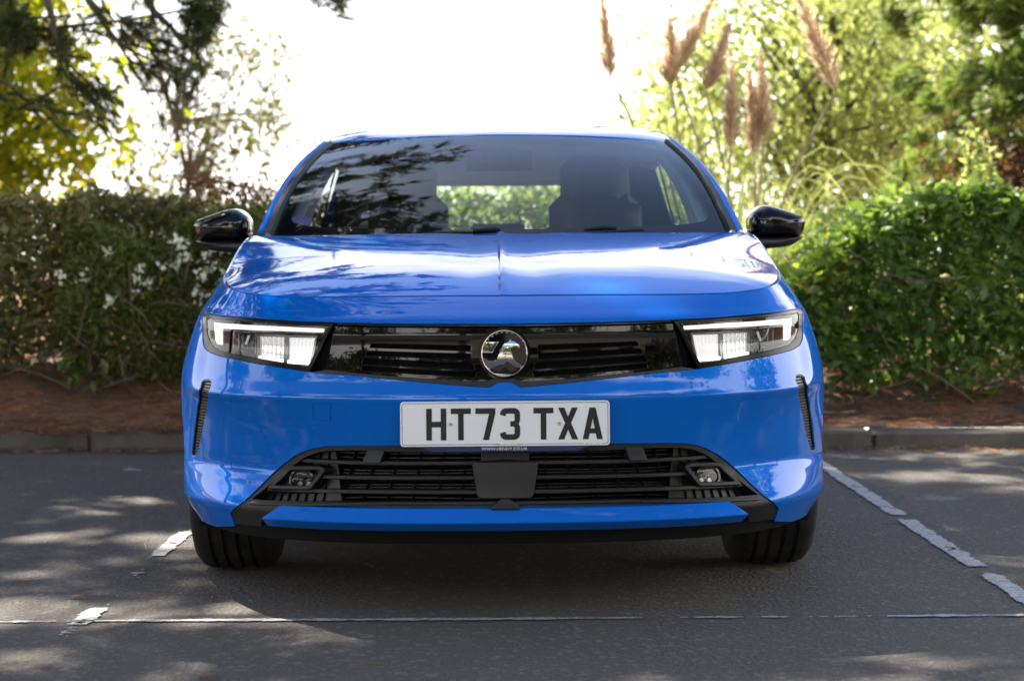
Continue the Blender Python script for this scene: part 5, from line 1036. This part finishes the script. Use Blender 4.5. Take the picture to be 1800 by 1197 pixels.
for s in (1, -1):                                            # roof rail, side glass, rear pillar
    re = roof(np.full(40, s*1.0), np.linspace(0, 1, 40)); 
    r1 = re+np.array([s*.004, 0, -.004]); r2 = re+np.array([s*.030, 0, -.014]); r3 = re+np.array([s*.056, 0, -.050]); r4 = re+np.array([s*.066, 0, -.085])
    rows = [re+np.array([0, 0, -.02]), r1, r2, r3, r4]
    mb = MB(); mb.loft(rows if s > 0 else rows[::-1]); mb.build('roof_rail', M['paint'], CAR, sharp=60)
    yb = np.linspace(1.62, 3.62, 40); 
    topz = r4[:, 2]; ty = np.clip(r4[:, 1], 0, 9)
    tp = np.stack([np.interp(yb, ty, r4[:, 0]) if s > 0 else np.interp(yb, ty, r4[:, 0]), yb, np.interp(yb, ty, topz)], 1)
    O2 = RF[s][1]
    k = yb < O2[-1, 1]
    tp[k, 2] = np.interp(yb[k], O2[:, 1], O2[:, 2]); tp[k, 0] = np.interp(yb[k], O2[:, 1], O2[:, 0])
    bt = np.stack([np.full(40, s*.790), yb, np.full(40, .962)], 1)
    mb = MB(); mb.loft([bt, tp] if s < 0 else [tp, bt]); mb.build('side_window', M['sideglass'], CAR)
    for y in (2.42, 3.30):
        i = int(np.argmin(np.abs(yb-y))); a, b = bt[i]+np.array([s*.003, 0, 0]), tp[i]+np.array([s*.003, 0, 0])
        mb = MB(); w = np.array([0, .045, 0]); mb.loft([[a-w, a+w], [b-w, b+w]]); mb.loft([[a-w-np.array([s*.03, 0, 0]), a+w-np.array([s*.03, 0, 0])], [b-w-np.array([s*.03, 0, 0]), b+w-np.array([s*.03, 0, 0])]]); mb.build('door_pillar', M['gloss'], CAR, smooth=False)
    # belt moulding
    mb = MB(); mb.tube([(s*.792, 1.50, .966), (s*.80, 2.0, .968), (s*.80, 3.0, .968), (s*.79, 3.6, .968)], .012, 8); mb.build('belt_strip', M['gloss'], CAR)
    # rear pillar
    c0 = np.array([(s*.79, 3.60, .962), (s*.80, 3.9, .962), (s*.70, 4.16, .962), (s*.56, 4.22, .962)]); c1 = np.array([tp[-1], (s*.655, 3.72, 1.29), (s*.60, 3.86, 1.30), (s*.50, 3.93, 1.315)])
    tr_ = np.linspace(0, 1, 8)[:, None, None]; rows = c0[None]*(1-tr_)+c1[None]*tr_
    mb = MB(); mb.loft(rows if s > 0 else rows[:, ::-1]); mb.build('rear_pillar', M['paint'], CAR, sharp=60)
    ins = rows*np.array([.955, 1, 1])-np.array([0, .03, 0]); MB().loft(ins).build('rear_pillar_lining', M['seat'], CAR)
    rl = np.array([re*np.array([.97, 1, 1])-np.array([0, 0, .03]), r2-np.array([s*.02, 0, .03]), r4-np.array([s*.03, 0, .01])]); MB().loft(rl).build('rail_lining', M['trim_grey'], CAR)
    # lining of the windscreen pillar
    G = wind(np.full(41, s*1.0), tq)
    A = wind(np.full(41, s*.975), tq, .02); wI = (.085-.035*tq)[:, None]
    B1 = A+np.array([-s*.55, .55, -.1])*wI; B2 = A+np.array([-s*.80, 1.5, -.15])*wI
    kk = (tq > .06)&(tq < .97)
    rows = [A[kk], B1[kk]+np.array([0, 0, .006]), B2[kk]]
    mb = MB(); mb.loft(rows if s < 0 else rows[::-1]); mb.build('pillar_lining', M['trim_grey'], CAR)
    mb = MB(); mb.loft([[(s*.775, 1.5, .955), (s*.775, 3.6, .955)], [(s*.70, 1.5, .95), (s*.70, 3.6, .95)], [(s*.71, 1.5, .3), (s*.71, 3.6, .3)]]); mb.build('door_lining', M['dash'], CAR)
# rear screen and tailgate top
mb = MB(); mb.loft([[(x, 3.935-.03*(x/.5)**2, 1.315-.02*(x/.5)**2) for x in np.linspace(-.52, .52, 17)], [(x, 4.225-.06*(x/.5)**2, .985) for x in np.linspace(-.575, .575, 17)]]); mb.build('rear_screen', M['sideglass'], CAR)
mb = MB(); mb.loft([[(x, 4.225-.06*(x/.5)**2, .987) for x in np.linspace(-.6, .6, 17)], [(x, 4.30-.06*(x/.5)**2, .962) for x in np.linspace(-.7, .7, 17)]]); mb.build('tailgate', M['paint'], CAR)
MB().box((0, 3.80, 1.285), (1.16, .10, .135), .02).build('rear_header', M['trim_grey'], CAR)
# --- inside
mb = MB(); mb.loft([[(x, y+.12*(x/.7)**2, z) for x in np.linspace(-.72, .72, 25)] for y, z in ((1.22, .925), (1.34, .955), (1.5, .968), (1.66, .962), (1.74, .93), (1.78, .84), (1.72, .45))]); mb.build('dashboard', M['dash'], CAR)
def softbox(name, c, d, m, par, tilt=0, lev=2, crease=.25):
    x, y, z = [q/2 for q in d]; me = MB().box((0, 0, 0), d, min(d)*crease); v = np.array(me.v); ct, st_ = math.cos(tilt), math.sin(tilt)
    v = np.stack([v[:, 0], v[:, 1]*ct-v[:, 2]*st_, v[:, 1]*st_+v[:, 2]*ct], 1)+np.array(c)
    o = mk(name, v, me.f, m, par); s2 = o.modifiers.new('s', 'SUBSURF'); s2.levels = s2.render_levels = lev; return o
for s in (1, -1):
    SE = empty('seat', parent=CAR)
    softbox('seat_back', (s*.375, 2.53, .74), (.50, .16, .56), M['seat'], SE, -.25, crease=.4)
    softbox('headrest', (s*.375, 2.66, 1.185), (.27, .11, .22), M['seat'], SE, -.12, crease=.45)
    softbox('shoulder', (s*.375, 2.62, 1.01), (.36, .12, .28), M['seat'], SE, -.22, crease=.45)
    softbox('cushion', (s*.375, 2.27, .50), (.50, .52, .16), M['seat'], SE)
RB = empty('rear_bench', parent=CAR)
softbox('seat_back', (0, 3.5, .64), (1.3, .16, .52), M['seat'], RB, -.3, crease=.2)
for x in (-.40, 0, .40): softbox('headrest', (x, 3.60, .985), (.24, .08, .12), M['seat'], RB, -.2)
SW = empty('steering_wheel', (-.385, 1.95, .90), 0, CAR)
t = np.linspace(0, 2*math.pi, 49); mb = MB(); mb.tube([(.185*math.cos(q), -.06*math.sin(q)*1.0+.02, .165*math.sin(q)) for q in t], .015, 8, False); mb.build('wheel_rim', M['seat'], SW)
MB().box((0, .0, -.01), (.17, .06, .12), .02).build('wheel_boss', M['dash'], SW)
for x in (-1, 1): MB().box((x*.12, .01, .0), (.12, .02, .03), .006).build('spoke', M['dash'], SW)
softbox('interior_mirror', (0, 2.02, 1.245), (.235, .03, .075), M['dash'], CAR, .1)
# --- wipers
for x0, x1, y0_ in ((-.245, .00, 1.235), (.33, .62, 1.27)):
    WI = empty('wiper', parent=CAR)
    a0, a1 = (x0-.25)/.738, x1/.738
    if x0 < 0:
        q = [wind(a, t, -.012) for a, t in ((-.33, .035), (-.20, .043), (-.02, .046))]
    else: q = [wind(a, t, -.012) for a, t in ((.34, .032), (.48, .036), (.62, .042))]
    MB().tube(q, [.005, .006, .004], 6).build('wiper_blade', M['satin'], WI)
    q = [wind(a, t, -.020) for a, t in (((-.12, .042), (-.03, .050), (0.0, .046)) if x0 < 0 else ((.36, .04), (.44, .048), (.50, .042)))]
    MB().tube(q, [.006, .009, .006], 6).build('wiper_arm', M['satin'], WI)
# --- door mirrors
for s in (-1, 1):
    MI = empty('door_mirror', parent=CAR)
    ol = [(1.046, 1.020), (1.036, 1.034), (.990, 1.051), (.935, 1.068), (.905, 1.074), (.884, 1.073), (.862, 1.058), (.846, 1.036), (.845, 1.0), (.852, .963), (.90, .961), (.96, .961), (1.024, .964), (1.040, .985)]
    ol = np.array(ol); n = len(ol)
    ring = resample(rounded(ol, .012, 4), .004); ring = ring[np.linspace(0, len(ring)-1, 96).astype(int)]
    cen = np.array([.935, 1.010]); rows = []
    for k, (sc_, dp) in enumerate(((.985, .10), (1.0, .06), (1.0, .02), (.975, -.015), (.92, -.045), (.82, -.068), (.66, -.084), (.45, -.094), (.2, -.098), (.01, -.099))):
        r = cen+(ring-cen)*sc_; rows.append(np.stack([s*r[:, 0], 1.70+dp+.06*(r[:, 0]-.84)/.2, r[:, 1]], 1))
    mb = MB(); mb.loft(rows if s < 0 else [q[::-1] for q in rows], True); mb.build('mirror_shell', M['gloss'], MI, sharp=60)
    q = cen+(ring-cen)*.95; mb = MB(); mb.v = [(s*a, 1.795+.06*(a-.84)/.2, b) for a, b in q]; mb.f = [tuple(range(96))[::-s]]; mb.build('mirror_pane', M['mirror_glass'], MI, smooth=False)
    low = np.array([(1.030, .966), (.95, .966), (.852, .966), (.815, .957), (.790, .945), (.800, .926), (.86, .921), (.93, .927), (.985, .934), (1.014, .950)]); n2 = len(low)
    cl_ = nat_spline(np.arange(-3, n2+4), low[np.arange(-3, n2+4) % n2]); ring = cl_(np.linspace(0, n2, 72, endpoint=False)); cen2 = np.array([.915, .945]); rows = []
    for sc_, dp in ((.9, .09), (1.0, .05), (1.02, .0), (.98, -.035), (.85, -.062), (.6, -.074), (.3, -.078), (.01, -.079)):
        r = cen2+(ring-cen2)*sc_; rows.append(np.stack([s*r[:, 0], 1.695+dp+.06*(r[:, 0]-.84)/.2, r[:, 1]], 1))
    mb = MB(); mb.loft(rows if s < 0 else [q[::-1] for q in rows], True); mb.build('mirror_base', M['satin'], MI, sharp=60)
    mb = MB(); mb.tube([(s*.86, 1.70, .944), (s*.80, 1.70, .940), (s*.76, 1.66, .940)], [.018, .022, .03], 10); mb.build('mirror_arm', M['satin'], MI)
# --- number plate
PL = empty('number_plate', parent=CAR)
zc_, yp = .4935, -.0175; W2, H2 = .260, .0555
def pl(q, d): return (q[0], yp-d, zc_+q[1])
def rrect(w, h, r, n=5): return rounded([(-w, -h), (w, -h), (w, h), (-w, h)], r, n).tolist()
def plate_layer(name, poly, m, d0, d1, holes=None):
    mb = MB(); mb.prism(poly, d1-d0, lambda q, d: pl(q, d0+d)); return mb.build(name, m, PL, smooth=False)
plate_layer('plate_face', rrect(W2, H2, .010), M['white_plate'], 0, .0035)
def ringmesh(o_, i_, d): mb = MB(); mb.loft([[pl(q, d) for q in o_], [pl(q, d) for q in i_]], True); return mb
ringmesh(rrect(.2562, .0517, .0072), rrect(.2549, .0504, .006), .0038).build('border_line', M['ink'], PL, smooth=False)
mb = MB(); mb.loft([[pl((-.012, -.0540), .0040), pl((.053-.024, -.0540), .0040)], [pl((-.012, -.0495), .0040), pl((.053-.024, -.0495), .0040)]]); mb.loft([[pl((.195, -.0540), .0040), pl((.240, -.0540), .0040)], [pl((.195, -.0495), .0040), pl((.240, -.0495), .0040)]]); mb.build('border_gap', M['white_plate'], PL, smooth=False)
def small_text(txt, size, c, m, d=.0043, width=None):
    v, f = text_mesh(txt, size); v = v-np.array([(v[:, 0].max()+v[:, 0].min())/2, (v[:, 1].max()+v[:, 1].min())/2, 0])
    if width: v[:, 0] *= width/(v[:, 0].max()-v[:, 0].min())
    MB().add([pl((c[0]+q[0], c[1]+q[1]), d) for q in v], f).build('small_print', m, PL, smooth=False)
small_text('HENDY GROUP LTD SO53 4DG', .0042, (.0085, -.0517), M['ink'], width=.064)
small_text('BS AU 145e', .004, (.2175, -.0517), M['ink'], width=.036)
w, h, t = .050, .079, .0140; 
GL = {'H': [[(0, 0), (t, 0), (t, .0325), (w-t, .0325), (w-t, 0), (w, 0), (w, h), (w-t, h), (w-t, .0465), (t, .0465), (t, h), (0, h)]],
      'T': [[(.018, 0), (.032, 0), (.032, h-t), (w, h-t), (w, h), (0, h), (0, h-t), (.018, h-t)]],
      '7': [[(.0185, 0), (.0335, 0), (w, h-t+.002), (w, h), (0, h), (0, h-t), (.034, h-t)]],
      'X': [[(0, 0), (.0155, 0), (.025, .0245), (.0345, 0), (w, 0), (.0325, .0405), (.0495, h), (.034, h), (.025, .0565), (.016, h), (.0005, h), (.0175, .0405)]],
      'A': [[(0, 0), (.0145, 0), (.0175, .0145), (.0325, .0145), (.0355, 0), (w, 0), (.0325, h), (.0175, h)], [(.0200, .0270), (.025, .052), (.0300, .0270)]]}
r3 = []
def arc(cx, cy_, r, a0, a1, n=6): return [(cx+r*math.cos(R(q)), cy_+r*math.sin(R(q))) for q in np.linspace(a0, a1, n)]
GL['3'] = [[(0, .0165)]+arc(.015, .015, .015, 180+6, 270)+arc(.035, .015, .015, 270, 360)+[(w, .0315)]+[(.0465, .0395), (w, .0475)]+arc(.035, h-.015, .015, 0, 90)+arc(.015, h-.015, .015, 90, 174)+[(0, h-.0165), (.0135, h-.0205), (.0150, h-.0155), (.0170, h-t), (.0335, h-t), (.036, h-.0165), (.036, .0485), (.0335, .0460), (.0255, .0460), (.0255, .0330), (.0335, .0330), (.036, .0305), (.036, .0165), (.0335, t), (.0170, t), (.0150, .0155), (.0135, .0205)]]
x = -.1955
for chh in 'HT73 TXA':
    if chh == ' ': x += .033-.011; continue
    g = [[(x+a, -.0405+b) for a, b in q] for q in GL[chh]]
    mb = MB()
    if len(g) == 1: mb.prism(g[0], .0006, lambda q, d: pl(q, .0036+d))
    else:                                                    # a letter with a counter: triangulate with the hole left open
        n0, n1 = len(g[0]), len(g[1]); vv = [Vector(q) for q in g[0]+g[1]]
        res = delaunay_2d_cdt(vv, [(i, (i+1) % n0) for i in range(n0)]+[(n0+i, n0+(i+1) % n1) for i in range(n1)], [], 0, 1e-7)
        v2 = np.array([tuple(q) for q in res[0]]); tr2 = [f for f in res[2] if inside(v2[list(f)].mean(0)[None], np.array(g[0]))[0] and not inside(v2[list(f)].mean(0)[None], np.array(g[1]))[0]]
        mb.add([pl(q, .0042) for q in v2], tr2)
    mb.build('character', M['ink'], PL, smooth=False)
    x += .061
for cx in (-.1345, .1355):
    c = (cx, .0005); mb = MB(); mb.loft([[pl((c[0]+r*math.cos(q), c[1]+r*math.sin(q)), d) for q in np.linspace(2*math.pi, 0, 20, endpoint=False)] for r, d in ((.0068, .0035), (.0066, .0052), (.0050, .0062), (.0001, .0064))], True); SCW = mb.build('screw', M['screw'], PL)
    mb = MB(); mb.v = [pl((c[0]+a, c[1]+b), .0067) for a, b in ((-.0022, -.0008), (-.0006, -.0022), (.0022, -.0004), (.0010, .0022), (-.0012, .0016))]; mb.f = [(0, 1, 2, 3, 4)]; mb.build('screw_recess', M['ink'], PL, smooth=False)
ft = [(-.222, -.0553), (-.205, -.0590), (-.181, -.0690), (.181, -.0690), (.203, -.0585), (.222, -.0553)]
plate_layer('dealer_strip', ft, M['plate_blue'], .0004, .0028)
small_text('WWW.HENDY.CO.UK', .0095, (-.002, -.0624), M['white_plate'], .0031, width=.1145)
MB().box((0, -.004, .495), (.50, .018, .10), .004).build('plate_holder', M['dark'], PL)
